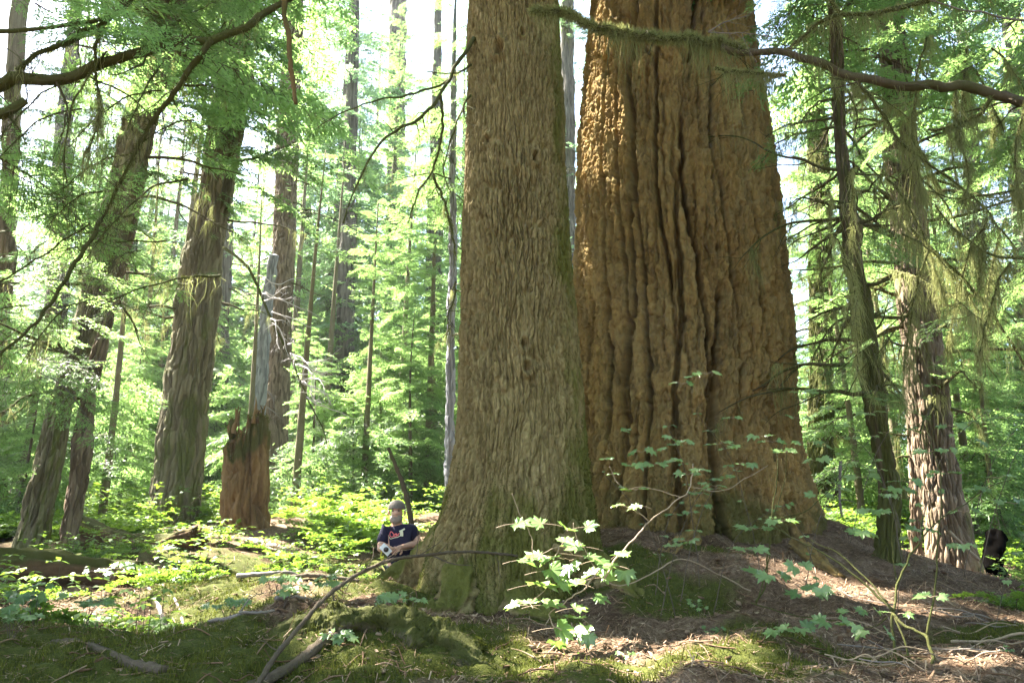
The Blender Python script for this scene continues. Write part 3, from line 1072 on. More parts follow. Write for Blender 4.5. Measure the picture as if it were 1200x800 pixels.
BGR = bark_generic(.06, .03)
for tr, mt, px, Ys, w in [
    (hemlock, 'barkA', [(640, 640), (672, 655), (700, 672), (728, 690), (750, 708)], [7.2, 7.3, 7.2, 6.9, 6.6], [.34, .26, .18, .12, .05]),
    (hemlock, 'barkA', [(600, 690), (612, 712), (640, 728), (668, 736)], [7.0, 6.7, 6.4, 6.2], [.2, .14, .09, .04]),
    (hemlock, 'barkA', [(545, 680), (528, 708), (505, 728), (480, 738)], [7.0, 6.7, 6.3, 6.0], [.2, .14, .09, .04]),
    (fir, 'barkB', [(820, 590), (812, 625), (800, 655), (780, 690)], [9.5, 9.1, 8.4, 7.4], [.34, .24, .15, .06]),
    (fir, 'barkB', [(910, 590), (930, 622), (945, 650), (985, 672)], [9.7, 9.2, 8.6, 7.9], [.30, .20, .14, .05]),
    ]:
    m_ = MB()
    pts = np.array([P(a[0], a[1], Yq) for a, Yq in zip(px, Ys)])
    for q in range(1, len(pts)):
        pts[q, 2] = g1(pts[q, 0], pts[q, 1]) - w[q] * (.30 if mt == 'barkA' else .5)
    log_mesh(m_, pts, w, bark_hem if mt == 'barkA' else BGR, seed=int(px[0][0]), n=150, sides=44, at2=.65 if mt == 'barkA' else .15, lump=.05)
    fuzz_faces(m_, 9000 if mt == 'barkA' else 3500, r2, .02, .0028, field=lambda p: np.clip(.55 + .6 * fbm(p[:, 0] * 4, p[:, 1] * 4, None, 2, 3), 0, 1))
    m_.build("root", [M[mt], M['moss']], tr)

# ------------------------------------------------------------------ other trunks that the photo shows plainly
BG3 = bark_generic(.05, .03)
BG6 = bark_generic(.075, .045)


def std_tree(name, label, rows, Y, H, bark, mat, seed, crown_z=None, crown_r=3.0, nb=60, tpls=None, group=None, lobes=(), cover=None, dth=1.2, dz=.03, limbs=14, limb_z=(2, 9), lichen=60, cut=True, needle='needle', rtop=.05, limb_len=(.6, 2.2), flare_h=.4, limb_mat='mossbark', droop=.35, slim=.84):
    r = np.random.default_rng(seed)
    mb, ax, base, V, cv = trunk(rows, Y, H, bark, seed=seed, dth=dth, dz=dz, dzfar=.6, flare_h=flare_h, slim=slim, lobes=lobes, cover=cover, rtop=rtop)
    t = thing(name, label, "tree", base, group)
    mb.build("trunk", M[mat], t)
    for k in range(limbs):
        z = base[2] + r.uniform(*limb_z)
        az = r.uniform(0, 6.283)
        c = ax(z)
        rad = ax.rad(z)
        p0 = np.array([c[0] + math.cos(az) * rad * .8, c[1] + math.sin(az) * rad * .8, z])
        m_ = MB()
        paths = []
        limb(m_, p0, [math.cos(az), math.sin(az), r.uniform(-.35, .15)], r.uniform(*limb_len), min(.03, rad * .25), r, 2, droop, .16, 5, 5, paths=paths)
        if lichen:
            for pp, prad in paths[:7]:
                strands(m_, pp, .01, max(4, int(lichen * .22)), .14, r, .005, mat=1, clump=4)
        m_.build("branch", [M[limb_mat], M['lichen']], t)
    if crown_z is not None:
        crn = MB()
        crown(crn, ax, crown_z, H - .3, crown_r, nb, tpls or TPL_LOW, r, cut=cut, lowlen=.7)
        crn.build("crown", [M[needle], M['twig']], t)
    return t, ax, base


mossy = lambda k: (lambda TH, Z, base: np.clip(k - (Z - base[2]) * .05, 0, 1) + .3 * fbm(TH * 3, Z * 1.3, None, 2, 61))
t1, t1ax, t1b = std_tree("hemlock_tree", "leaning grey trunk hung with foliage, close beside a much thinner brown trunk", [(-40, 182, 226), (0, 172, 218), (100, 153, 195), (250, 116, 156), (400, 80, 113), (470, 55, 90), (534, 41, 79), (600, 24, 64), (645, 8, 58)], 11.0, 30, BG3, 'bark', 31, crown_z=9, crown_r=3.2, nb=105, tpls=TPL_MED, cover=mossy(.35), limbs=26, limb_z=(2, 9), lobes=[(-60, .12, 25), (50, .12, 25)])
t1c, _, _ = std_tree("young_hemlock", "thin brown trunk close beside the leaning grey one, slightly in front of a fallen log", [(60, 186, 198), (250, 150, 164), (430, 102, 122), (480, 91, 113), (540, 83, 107), (600, 72, 96), (645, 67, 94)], 11.4, 14, BG3, 'bark_red', 32, crown_z=5.5, crown_r=1.8, nb=34, tpls=TPL_MED, limbs=8, limb_z=(2, 5), limb_len=(.3, 1.0), rtop=.03)
t2, t2ax, t2b = std_tree("hemlock_tree", "thick mossy grey trunk rising behind the broken stump", [(-40, 270, 306), (0, 262, 300), (100, 249, 297), (200, 233, 280), (300, 213, 265), (400, 198, 256), (500, 184, 248), (560, 177, 243), (600, 168, 241), (622, 160, 246)], 15.0, 38, BG6, 'bark', 33, crown_z=10.5, crown_r=3.6, nb=105, tpls=TPL_MED, cover=mossy(.4), limbs=20, limb_z=(4, 11), lobes=[(-55, .2, 25), (60, .25, 20), (0, .12, 20)])
snag, _, _ = std_tree("snag", "bare silvery dead trunk standing behind the broken stump", [(300, 314, 328), (340, 308, 322), (400, 300, 317), (480, 294, 312), (560, 290, 309), (605, 288, 309)], 22, 9.2, BG3, 'snag', 34, limbs=5, limb_z=(3, 7), lichen=0, limb_len=(.5, 1.5), rtop=.12, limb_mat='deadtwig')
brn, _, _ = std_tree("cedar_tree", "straight pinkish brown trunk right behind the silvery dead one", [(160, 322, 352), (250, 319, 350), (350, 314, 346), (480, 308, 341), (605, 303, 342)], 23, 34, BG3, 'bark_red', 35, crown_z=13, crown_r=3, nb=50, limbs=10, limb_z=(4, 11), lichen=0)
c_, cax, cb = std_tree("crooked_hemlock", "slender crooked mossy trunk with many lichen-hung limbs, beside the giant fir", [(-30, 968, 980), (80, 972, 989), (200, 979, 998), (300, 989, 1013), (400, 1001, 1027), (500, 1016, 1045), (580, 1028, 1055), (640, 1026, 1056), (668, 1018, 1058)], 8.8, 13, BG3, 'mossbark', 36, crown_z=7.5, crown_r=2.2, nb=36, tpls=TPL_MED, cover=mossy(.5), limbs=34, limb_z=(1.8, 6), lichen=80, limb_len=(.6, 2.0), rtop=.03, droop=.8)
d_, dax, db = std_tree("hemlock_tree", "sunlit scaly grey-pink trunk beside the black charred stub", [(-20, 1020, 1056), (150, 1034, 1072), (300, 1044, 1094), (450, 1058, 1112), (560, 1074, 1127), (620, 1080, 1138), (675, 1080, 1150)], 10.8, 30, BG3, 'bark_red', 37, crown_z=9, crown_r=3.4, nb=60, tpls=TPL_MED, cover=mossy(.25), limbs=44, limb_z=(2.2, 8.5), lichen=80, limb_len=(.8, 2.8), droop=.8, lobes=[(60, .3, 25), (-50, .15, 25)])
e_, _, _ = std_tree("sapling", "very thin straight trunk squeezed against the sunlit scaly trunk", [(380, 1056, 1068), (500, 1062, 1076), (600, 1066, 1081), (665, 1066, 1084)], 11.6, 9, BG3, 'bark_red', 38, crown_z=4.5, crown_r=1.2, nb=22, tpls=TPL_MED, limbs=6, limb_z=(1, 4), limb_len=(.3, .8), lichen=30, rtop=.02)
f_, _, _ = std_tree("mossy_tree", "pale moss-wrapped trunk in the gap between the big fir and the crooked tree", [(200, 946, 974), (400, 946, 978), (500, 944, 980), (600, 942, 984)], 16, 15, BG3, 'mossbark', 39, crown_z=7, crown_r=2, nb=30, tpls=TPL_MED, cover=mossy(.8), limbs=14, limb_z=(1.5, 6), lichen=110, rtop=.04)
w_, _, _ = std_tree("alder_tree", "pale sunlit pole-thin trunk just behind the edge of the big hemlock", [(100, 528, 536), (300, 525, 535), (450, 522, 534), (560, 520, 533), (620, 519, 534)], 17, 16, BG3, 'snag', 40, crown_z=9, crown_r=1.6, nb=26, tpls=TPL_MED, limbs=8, limb_z=(4, 8), lichen=80, rtop=.03)
for (rows, Y, H, sd, lab, mat) in [
    ([(300, 394, 418), (480, 391, 415), (605, 388, 416)], 30, 34, 71, "dark trunk in the bright gap just beside the man's head", 'bark_far'),
    ([(300, 497, 520), (470, 494, 520), (605, 492, 521)], 33, 36, 72, "dusky trunk half covered by sunlit young firs, next to the pale pole-thin trunk", 'bark_far'),
    ([(200, 258, 276), (400, 248, 270), (605, 240, 265)], 27, 30, 73, "dark trunk seen between the thick mossy trunk and the stump", 'bark_far'),
    ([(250, 352, 366), (605, 345, 362)], 36, 33, 74, "slim bluish trunk among the dead white branches", 'bark_far'),
    ([(0, 455, 478), (300, 450, 476), (600, 446, 475)], 40, 42, 75, "hazy tall trunk above the man's head, crossing the sky gap", 'bark_far'),
    ([(0, 656, 674), (200, 654, 676), (500, 648, 678)], 26, 36, 76, "trunk showing only in the slit between the two giant trees", 'bark_far'),
    ([(200, 1130, 1150), (600, 1136, 1160)], 20, 26, 77, "dark trunk behind the sunlit scaly trunk, over the black stub", 'bark_far'),
    ([(250, 1004, 1022), (600, 1006, 1030)], 24, 30, 78, "shaded trunk glimpsed between the crooked tree and the scaly trunk", 'bark_far'),
    ([(100, 1180, 1204), (600, 1194, 1224)], 19, 28, 79, "shaded trunk at the very edge of the grove, beyond the black stub", 'bark_far'),
    ([(200, 60, 84), (600, 48, 78)], 26, 32, 80, "dim trunk behind the leaning grey trunk", 'bark_far'),
    ([(100, 5, 28), (600, -20, 8)], 18, 27, 81, "trunk at the extreme edge of the view beyond the bright bushes", 'bark_red'),
    ([(250, 148, 162), (600, 142, 160)], 31, 30, 82, "slim far trunk in the bright gap between the two mossy grey trunks", 'bark_far'),
]:
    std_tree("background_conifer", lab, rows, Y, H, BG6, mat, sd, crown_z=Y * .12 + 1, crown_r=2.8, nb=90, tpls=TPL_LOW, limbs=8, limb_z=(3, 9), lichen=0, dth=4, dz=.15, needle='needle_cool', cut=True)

# ------------------------------------------------------------------ broken stump
srows = [(488, 268, 316), (520, 267, 316), (560, 264, 316), (590, 262, 316), (622, 259, 318)]


def stump_bark(u, v, seed):
    d, cid = worley(u / .17 + .5 * vnoise(u * 2, v * 1.5, None, 3), v / .9, seed)
    d2, c2 = worley(u / .03, v / .25, seed + 1)
    return -.06 * (1 - sstep(0, .4, d)) + .09 * (cid - .5) + .02 * (c2 - .5) - .015 * (1 - sstep(0, .3, d2)) + .03 * fbm(u * 5, v * 3, None, 4, 5), .5 * cid + .5 * c2


mb, sax, sbase, sV, _ = trunk(srows, 14.0, 0, stump_bark, seed=5, dth=2.0, dz=.03, zvis=99, cover=lambda TH, Z, b: .15 + .5 * sstep(1.2, 1.8, Z - b[2]) + .3 * fbm(TH * 2, Z * 2, None, 2, 7), lobes=[(-60, .08, 18), (50, .06, 20)])
# jagged rim: pull the top rings down by angle
V0 = mb.v[0].reshape(sV.shape)
th = np.concatenate([np.arange(-105, 105, 2.0), np.arange(105, 255, 8.0)])
jag = np.interp((th + 180) % 360 - 180, [-180, -120, -95, -72, -62, -45, -30, -20, -12, -2, 30, 60, 90, 120, 180], [.5, .25, .10, .12, .5, .85, .40, .34, .55, .06, .0, .05, .16, .4, .5])
jag = jag + .07 * vnoise(th * .25, th * 0, None, 13) + .03 * vnoise(th * .7, th * 0, None, 14)
zb, zt = V0[0, 0, 2], V0[-1, 0, 2]
f = np.clip((V0[..., 2] - zb) / (zt - zb), 0, 1)
V0[..., 2] -= jag[None, :] * f ** 3
mb.v[0] = V0.reshape(-1, 3)
mb.v[1][:] = [mb.v[1][-1][0], mb.v[1][-1][1], zt - .8]
mb.v[1][:-1] = V0[-1]
stump = thing("tree_stump", "tall rotten orange-brown stump with a jagged broken top", "tree stump", sbase)
mo = MB()
pp = V0[-1].copy()
rs = np.random.default_rng(66)
ctr = pp.mean(0)
for q in range(34):
    w_ = pp[int(rs.integers(len(pp)))]
    inn = w_ + (ctr - w_) * rs.uniform(.05, .3)
    inn[2] = w_[2] - .12
    hq = rs.gamma(2, .07) + .03
    tq = MB()
    tube(mb, [inn, inn + [rs.normal(0, .01), rs.normal(0, .01), .12 + hq * .5], inn + [rs.normal(0, .03), rs.normal(0, .03), .12 + hq]], [rs.uniform(.02, .05), rs.uniform(.012, .03), .003], 5, 8, rough=.35, seed=q, tint=rs.random())
blades(mo, np.repeat(pp, 18, 0) + rng.normal(0, .025, (len(pp) * 18, 3)), np.tile([0, 0, 1.], (len(pp) * 18, 1)), .022, .005, rng, tint=.55)
mb.build("trunk", M['rot'], stump)
mo.build("moss", M['moss'], stump)

# charred stub at the right
mbx = MB()
cpts = [P(1160, 688, 11), P(1163, 660, 11), P(1166, 640, 11), P(1168, 628, 11), P(1170, 621, 11)]
tube(mbx, cpts, [.17, .15, .13, .11, .05], 26, 60, rough=.6, seed=4)
tube(mbx, [P(1160, 690, 11), P(1146, 672, 10.9), P(1136, 668, 10.9)], [.14, .12, .08], 10, 14, rough=.2, seed=9)
single("charred_stump", mbx, M['char'], "low black charred stub with a rounded top, among green leaves beside the sunlit scaly trunk", "stump", P(1160, 685, 11))

# ------------------------------------------------------------------ generic crowns for the woods behind
def proto_crown(seed, H, rad, z0, nb, tpls, name, needle, low=.8):
    r = np.random.default_rng(seed)
    crn = MB()
    wob = r.normal(0, .1, 2)
    crown(crn, lambda z: (wob[0] * math.sin(z), wob[1] * math.cos(z)), z0, H, rad, nb, tpls, r, lowlen=low)
    return crn.mesh(name, [M[needle], M['twig']])


def proto_trunk(H, r0, name, mat):
    m_ = MB()
    z = np.linspace(-.6, H, 14)
    tube(m_, np.column_stack([.05 * np.sin(z), .05 * np.cos(z), z]), r0 * (1 - (z.clip(0) / H) * .93), 9, 30, rough=.12, seed=int(H))
    return m_.mesh(name, M[mat])


PROTO = []
for k, (H, rad, z0, nb, tp, nd, tm, r0) in enumerate([
    (5.0, 1.5, .35, 60, TPL_MED, 'needle', 'twig', .06), (8.0, 2.0, .5, 78, TPL_MED, 'needle', 'bark', .10), (3.2, 1.1, .2, 44, TPL_MED, 'needle', 'twig', .04)]):
    PROTO.append((proto_crown(900 + k, H, rad, z0, nb, tp, "conifer_crown_%d" % k, nd), proto_trunk(H, r0, "conifer_trunk_%d" % k, tm)))


def put_conifer(k, x, y, s, name, label, cat, group, r):
    t = thing(name, label, cat, (x, y, g1(x, y) - .05), group)
    t.rotation_euler.z = r.uniform(0, 6.28)
    t.scale = (s, s, s * r.uniform(.92, 1.1))
    c = link("crown", PROTO[k][0], t)
    s_ = link("trunk", PROTO[k][1], t)
    return t


rt = np.random.default_rng(77)
YOUNG = [  # px, Y, proto, scale, label
    (478, 18.5, 0, 1.0, "sunlit young fir filling the gap directly behind the man"),
    (505, 21, 1, .8, "tall bright young fir close beside the big hemlock, over the man's shoulder"),
    (440, 22, 1, .75, "pale green young conifer between the dark far trunk and the man"),
    (410, 19, 2, 1.0, "low bushy young conifer between the man and the stump's green shrubs"),
    (140, 19, 0, .95, "sunlit young conifer in the gap between the leaning trunk and the thick mossy one"),
    (118, 24, 1, .8, "bright taller young conifer in the same gap beside the thin brown trunk"),
    (20, 15, 2, 1.1, "bright yellow-green bushy conifer at the edge beside the leaning trunk's foot"),
    (362, 20, 0, .85, "young conifer under the dead white branches"),
    (340, 26, 1, .9, "dark young conifer behind the stump and the silvery snag"),
    (935, 17, 0, .9, "young conifer in the gap beside the giant fir's lower trunk"),
    (1000, 20, 1, .85, "young conifer showing between the crooked tree and the moss-wrapped trunk"),
    (1150, 16, 0, .9, "shaded young conifer behind the charred stub"),
    (1185, 18, 1, .8, "taller shaded conifer at the edge behind the charred stub"),
    (1060, 19, 0, 1.1, "young conifer behind the sunlit scaly trunk"),
    (215, 26, 1, .9, "young conifer behind the thick mossy trunk"),
    (-40, 19, 1, .9, "young conifer just leaning into the view at the very edge, past the leaning trunk"),
]
for px, Y, k, s, lab in YOUNG:
    put_conifer(k, P(px, 600, Y)[0], Y, s, "young_conifer", lab, "tree", "young conifers in the understorey", rt)

BIG = []
for Y0, Y1, n in ((28, 40, 8), (40, 58, 13)):
    for i in range(n):
        px = -120 + 1440 * (i + rt.uniform(.1, .9)) / n
        Y = rt.uniform(Y0, Y1)
        BIG.append((px, Y))
where = lambda px: ("beyond the leaning grey trunk" if px < 150 else "beyond the thick mossy trunk" if px < 260 else "beyond the stump and snag" if px < 360 else "in the bright gap above the man" if px < 535 else
                    "hidden mostly by the two giant trees" if px < 900 else "beyond the crooked tree" if px < 1040 else "beyond the sunlit scaly trunk" if px < 1150 else "at the shaded edge past the charred stub")
for px, Y in BIG:
    x = P(px, 600, Y)[0]
    k = int(rt.integers(3, 6))
    w = where(px)
    sc_ = rt.uniform(.85, 1.25)
    H, rad, z0, nb, r0 = [(24, 3.6, 2.5, 120, .30), (30, 4.0, 5, 130, .38), (18, 3.2, 1.5, 110, .22)][k - 3]
    z_ = g1(x, Y)
    far_ = Y > 40
    t = thing("forest_conifer", "hazy full-crowned conifer " + w + (", farther off" if far_ else ", closer in"), "tree", (x, Y, z_), "conifers " + w + (" (far row)" if far_ else " (near row)"))
    m_ = MB()
    tube(m_, [[x, Y, z_ - .6], [x + .1, Y, z_ + H * sc_ * .5], [x, Y, z_ + H * sc_]], [r0 * sc_, r0 * .55, .03], 9, 30, rough=.12, seed=k)
    m_.build("trunk", M['bark_far'], t)
    crn = MB()
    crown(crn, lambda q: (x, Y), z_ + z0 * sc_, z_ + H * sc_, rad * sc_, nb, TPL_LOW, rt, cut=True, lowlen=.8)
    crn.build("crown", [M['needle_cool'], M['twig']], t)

TALL = [(185, 24, 17, "feathery very tall hemlock filling the gap over the thick mossy trunk's foot"), (215, 33, 23, "feathery very tall hemlock far behind the thick mossy trunk"), (95, 31, 22, "feathery very tall hemlock far behind the thin brown trunk"), (310, 35, 24, "feathery very tall hemlock far behind the pinkish brown trunk"), (445, 36, 26, "feathery very tall hemlock at the sky gap's far edge"),
        (120, 16.5, 8, "feathery young hemlock rising in the gap between the two leaning grey trunks"), (150, 21, 11, "feathery taller hemlock deeper in the gap beside the thick mossy trunk"), (20, 17, 9, "feathery hemlock at the edge behind the leaning trunk"), (285, 19, 8, "feathery hemlock just behind the stump"), (345, 18, 9, "feathery hemlock beside the pinkish brown trunk"),
        (375, 24, 12, "feathery tall hemlock past the dead white branches"), (425, 19, 8, "feathery hemlock over the man's cap"), (465, 25, 13, "feathery tall hemlock straight above the man"), (500, 20, 10, "feathery hemlock against the big hemlock's edge"), (520, 27, 12, "feathery tall hemlock peeking past the pale pole-thin trunk"),
        (940, 19, 9, "feathery hemlock against the giant fir's edge"), (985, 23, 12, "feathery tall hemlock behind the moss-wrapped trunk"), (1010, 15, 7, "feathery low hemlock behind the crooked tree"), (1140, 15, 8, "feathery hemlock over the charred stub"), (1185, 20, 12, "feathery tall hemlock at the edge past the charred stub"), (1165, 13.5, 5, "feathery low hemlock right behind the charred stub"),
        (60, 22, 12, "feathery tall hemlock behind the leaning trunk and its thin neighbour"), (230, 24, 12, "feathery tall hemlock hidden behind the thick mossy trunk"), (1060, 17, 9, "feathery hemlock behind the sunlit scaly trunk"), (400, 31, 17, "feathery very tall hemlock in the sky gap"), (330, 29, 17, "feathery very tall hemlock above the snag"), (170, 29, 17, "feathery very tall hemlock above the bright gap")]
for px, Y, H, lab in TALL:
    x = P(px, 600, Y)[0]
    z_ = g1(x, Y)
    t = thing("feathery_hemlock", lab, "tree", (x, Y, z_), "feathery hemlocks in the middle distance")
    m_ = MB()
    lean = rt.normal(0, .25)
    axf = lambda q, x=x, Y=Y, z_=z_, H=H, lean=lean: (x + lean * ((q - z_) / H) ** 2, Y)
    zz_ = np.linspace(-.3, H, 8)
    tube(m_, [[*axf(z_ + q), z_ + q] for q in zz_], np.linspace(.012 * H, .012, 8), 8, 30, rough=.12, seed=int(Y))
    m_.build("trunk", M['bark'], t)
    crn = MB()
    crown(crn, axf, z_ + .5 + .06 * H, z_ + H, .55 + H * .15, int(34 + H * 3.2), TPL_MED if Y < 22 else TPL_LOW, rt, cut=True, lowlen=.8, dens=.9)
    crn.build("crown", [M['needle'], M['twig']], t)

# the far wood, one mass
fm = MB()
for i in range(84):
    a = -1.05 + 2.1 * (i + rt.random()) / 46 if i < 46 else -.95 + .9 * (i - 46 + rt.random()) / 38
    Y = rt.uniform(62, 95) if i < 46 else rt.uniform(58, 80)
    x = math.tan(a) * Y * .75
    z = g1(x, Y)
    H = rt.uniform(22, 34) if i < 46 else rt.uniform(30, 44)
    tube(fm, [[x, Y, z - 1], [x, Y, z + H]], [.4, .05], 6, 4, mat=1)
    crown(fm, lambda q: (x, Y), z + rt.uniform(1, 5), z + H, rt.uniform(3, 4.5), 46, TPL_FAR, rt, lowlen=.8)
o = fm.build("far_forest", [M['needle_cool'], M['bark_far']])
o["kind"] = "stuff"

# ------------------------------------------------------------------ unseen trees, added outside the view so their crowns shade the place
for k, (x, y, H, cz, cr, lab) in enumerate([
    (-7.3, 7.9, 27, 9.5, 3.0, "hemlock added for shade just outside the view beside the leaning grey trunk"), (-12, 10.0, 30, 9, 3.4, "unseen hemlock added for shade well to the sunny side, past the leaning trunk"),
    (-8.6, 5.6, 27, 9, 3.2, "unseen hemlock added for shade out beyond the mossy overhanging limb"), (-15.5, 11.6, 32, 9, 3.6, "unseen tall hemlock added for shade, second from the clearing on the sunny side"),
    (-17.5, 17.6, 33, 10, 3.6, "unseen tall hemlock added for shade on the sunny side behind the leaning trunk"),
    (6.5, 0.5, 24, 5, 3.2, "unseen hemlock added for shade behind the camera on the shady side"), (2.5, -5.0, 26, 5, 3.4, "unseen hemlock added for shade, standing behind the camera"), (8.5, -4.0, 28, 5, 3.8, "unseen hemlock added for shade farthest behind the camera on the shady side"),
    (7.5, 4.0, 26, 9, 3.0, "unseen hemlock added for shade beyond the reddish overhanging limb"), (-5.6, 2.6, 28, 9, 3.0, "unseen hemlock added for shade on the sunny side nearest the camera"), (9.5, 9.5, 28, 8, 3.4, "unseen hemlock added for shade past the charred stub"),
]):
    r = np.random.default_rng(500 + k)
    t = thing("unseen_shade_hemlock", lab, "tree", (x, y, g1(x, y)), None)
    m_ = MB()
    z0 = g1(x, y)
    tube(m_, [[x, y, z0 - .5], [x + .1, y, z0 + H * .4], [x, y, z0 + H]], [.42, .28, .04], 12, 40, rough=.12, seed=k)
    m_.build("trunk", M['bark'], t)
    crn = MB()
    crown(crn, lambda q: (x, y), z0 + cz, z0 + H, cr, 125, TPL_LOW, r, cut=True, lowlen=.9)
    crn.build("crown", [M['needle'], M['twig']], t)
# ------------------------------------------------------------------ overhanging limbs at the top of the view (their trees stand just outside it)
def over_tree(name, label, x, y, H, r0, seed):
    t = thing(name, label, "tree", (x, y, g1(x, y)))
    m_ = MB()
    z0 = g1(x, y)
    tube(m_, [[x, y, z0 - .5], [x + .05, y, z0 + 3], [x, y, z0 + H]], [r0 * 1.2, r0, .04], 14, 60, rough=.1, seed=seed, at2=.4)
    m_.build("trunk", M['bark'], t)
    return t


ot = over_tree("overhanging_hemlock", "hemlock whose thick mossy limbs sweep across the upper corner above the leaning trunk", -4.6, 5.0, 14, .24, 3)
r7 = np.random.default_rng(40)
EXL = []
for _ in range(16):
    x_, y_ = r7.uniform(20, 260), r7.uniform(60, 380)
    ex, ey = -r7.uniform(30, 150), r7.uniform(10, 110)
    EXL.append(([(x_, y_), (x_ + ex * .35, y_ + ey * .1), (x_ + ex * .7, y_ + ey * .5), (x_ + ex, y_ + ey)], r7.uniform(5.2, 7.2), r7.uniform(5.0, 6.6), r7.uniform(.005, .011), .0025, 15, int(r7.integers(10, 70))))
LIMBS = EXL + [
    ([(-330, 130), (-40, 100), (30, 97), (75, 90), (125, 73), (175, 57), (205, 48), (245, 48), (275, 36), (310, 16), (350, -8), (420, -50)], 5.0, 5.4, .060, .018, 700, 220),
    ([(248, 47), (222, 82), (198, 115), (176, 148), (160, 175), (142, 215), (118, 258)], 5.15, 5.5, .024, .008, 160, 60),
    ([(-330, 170), (-40, 142), (10, 132), (30, 118)], 5.0, 5.0, .05, .03, 200, 60),
    ([(190, -60), (150, 0), (118, 28), (80, 48), (45, 62), (20, 82)], 5.3, 5.0, .034, .014, 300, 120),
    ([(-300, 20), (-40, 36), (30, 33), (80, 32), (125, 18), (180, -30)], 5.0, 5.2, .022, .012, 60, 30),
    ([(118, 258), (108, 280), (88, 308), (64, 350), (40, 380), (5, 410), (-25, 430)], 5.5, 5.2, .018, .007, 60, 30),
    ([(-60, 345), (0, 330), (40, 305), (78, 280), (105, 262)], 5.4, 5.5, .006, .006, 20, 30),
    ([(116, 35), (112, 85), (118, 130), (108, 165), (100, 178)], 5.1, 5.1, .013, .004, 60, 420),
    ([(125, 60), (100, 95), (84, 130), (75, 180), (78, 215)], 5.1, 5.2, .008, .004, 20, 60),
]
for k, (px, a, b, w0, w1, nf, ns) in enumerate(LIMBS):
    m_ = MB()
    c, rr = drawn(m_, px, a, b, w0, w1, 9, seed=20 + k)
    for q in range(8):
        i = int(rng.integers(len(c) // 4, len(c) - 2))
        d = c[i + 1] - c[i]
        limb(m_, c[i], d / np.linalg.norm(d) + rng.normal(0, .6, 3) + [0, 0, -.3], rng.uniform(.25, .8), max(.003, rr[i] * .28), rng, 1, .4, .22, 4, 4)
    fuzz(m_, c, rr, nf * 4, rng, .03, .0032, mat=1, tint=.36)
    strands(m_, c, rr, ns, .16, rng, .0035, mat=2, clump=10)
    m_.build("branch", [M['mossbark'], M['moss'], M['lichen']], ot)

# rusty broken stick hanging down
mbk = MB()
drawn(mbk, [(322, -60), (332, 0), (338, 45), (343, 90), (347, 122)], 5.2, 5.2, 0.022, .015, 12, rough=.35, n=50)
limb(mbk, P(339, 60, 5.2), [.5, 0, -.8], .12, .006, rng, 0)
limb(mbk, P(333, 20, 5.2), [-.6, 0, -.5], .08, .005, rng, 0)
single("hanging_stick", mbk, M['rot'], "straight orange-brown broken stick hanging from above, its snapped end free in the air", "stick", P(332, 0, 5.2))

ot2 = over_tree("overhanging_hemlock", "hemlock whose reddish limb, draped with lichen, reaches in front of the giant fir", 5.6, 6.2, 15, .25, 4)
r7 = np.random.default_rng(41)
EXTRA = []
for _ in range(20):
    x_, y_ = r7.uniform(960, 1190), r7.uniform(10, 330)
    ex, ey = r7.uniform(-50, 110), r7.uniform(40, 150)
    EXTRA.append(([(x_, y_), (x_ + ex * .3, y_ + ey * .15), (x_ + ex * .65, y_ + ey * .5), (x_ + ex, y_ + ey)], r7.uniform(5.9, 7.5), r7.uniform(5.9, 7.5), r7.uniform(.006, .013), .003, 40, int(r7.integers(60, 220)), 'mossbark'))
LIMBS2 = EXTRA + [
    ([(1420, 150), (1260, 132), (1190, 118), (1150, 108), (1100, 101), (1050, 99), (1005, 90), (955, 72), (915, 62), (880, 60), (845, 55)], 6.2, 6.2, .055, .03, 120, 120, 'stick'),
    ([(870, 58), (835, 52), (795, 45), (755, 42), (722, 36), (690, 28), (665, 17), (640, 13), (624, 12)], 6.2, 6.6, .034, .022, 2600, 420, 'mossbark'),
    ([(1300, -20), (1150, -14), (1080, 3), (1040, 12), (985, 18), (958, 28), (945, 40), (932, 52), (920, 62)], 6.0, 6.2, .036, .014, 600, 420, 'mossbark'),
    ([(985, 18), (975, 2), (958, -30)], 6.05, 6.0, .02, .012, 80, 10, 'mossbark'),
    ([(920, 88), (890, 86), (858, 84), (838, 80)], 6.2, 6.2, .014, .016, 420, 140, 'mossbark'),
    ([(1260, 28), (1200, 24), (1160, 17), (1130, 12), (1090, 0)], 5.9, 6.0, .012, .006, 20, 40, 'deadtwig'),
    ([(830, 38), (850, 26), (880, 18)], 6.1, 6.0, .007, .003, 5, 5, 'deadtwig'),
    ([(830, 38), (855, 39), (882, 40), (905, 44)], 6.15, 6.0, .006, .003, 5, 5, 'deadtwig'),
    ([(1160, 112), (1152, 128), (1138, 140), (1110, 150), (1088, 152)], 6.2, 6.2, .02, .01, 60, 160, 'mossbark'),
    ([(1075, 100), (1068, 150), (1075, 200), (1085, 235)], 6.2, 6.3, .012, .005, 60, 240, 'mossbark'),
    ([(1002, 92), (1030, 128), (1055, 165), (1085, 190), (1140, 230), (1190, 290)], 6.5, 6.3, .016, .006, 90, 160, 'mossbark'),
    ([(1060, 260), (1100, 300), (1150, 350), (1190, 410), (1230, 470)], 7.0, 6.5, .016, .008, 60, 60, 'mossbark'),
    ([(1270, 200), (1180, 225), (1120, 232), (1080, 222)], 6.0, 6.4, .014, .005, 60, 160, 'mossbark'),
    ([(1240, 300), (1170, 300), (1120, 270), (1096, 240)], 6.0, 6.4, .012, .005, 60, 120, 'mossbark'),
    ([(1230, 60), (1205, 110), (1190, 180), (1196, 240)], 5.8, 6.0, .014, .006, 80, 260, 'mossbark'),
    ([(1120, 105), (1122, 150), (1135, 205), (1128, 240)], 6.2, 6.2, .008, .004, 60, 260, 'mossbark'),
]
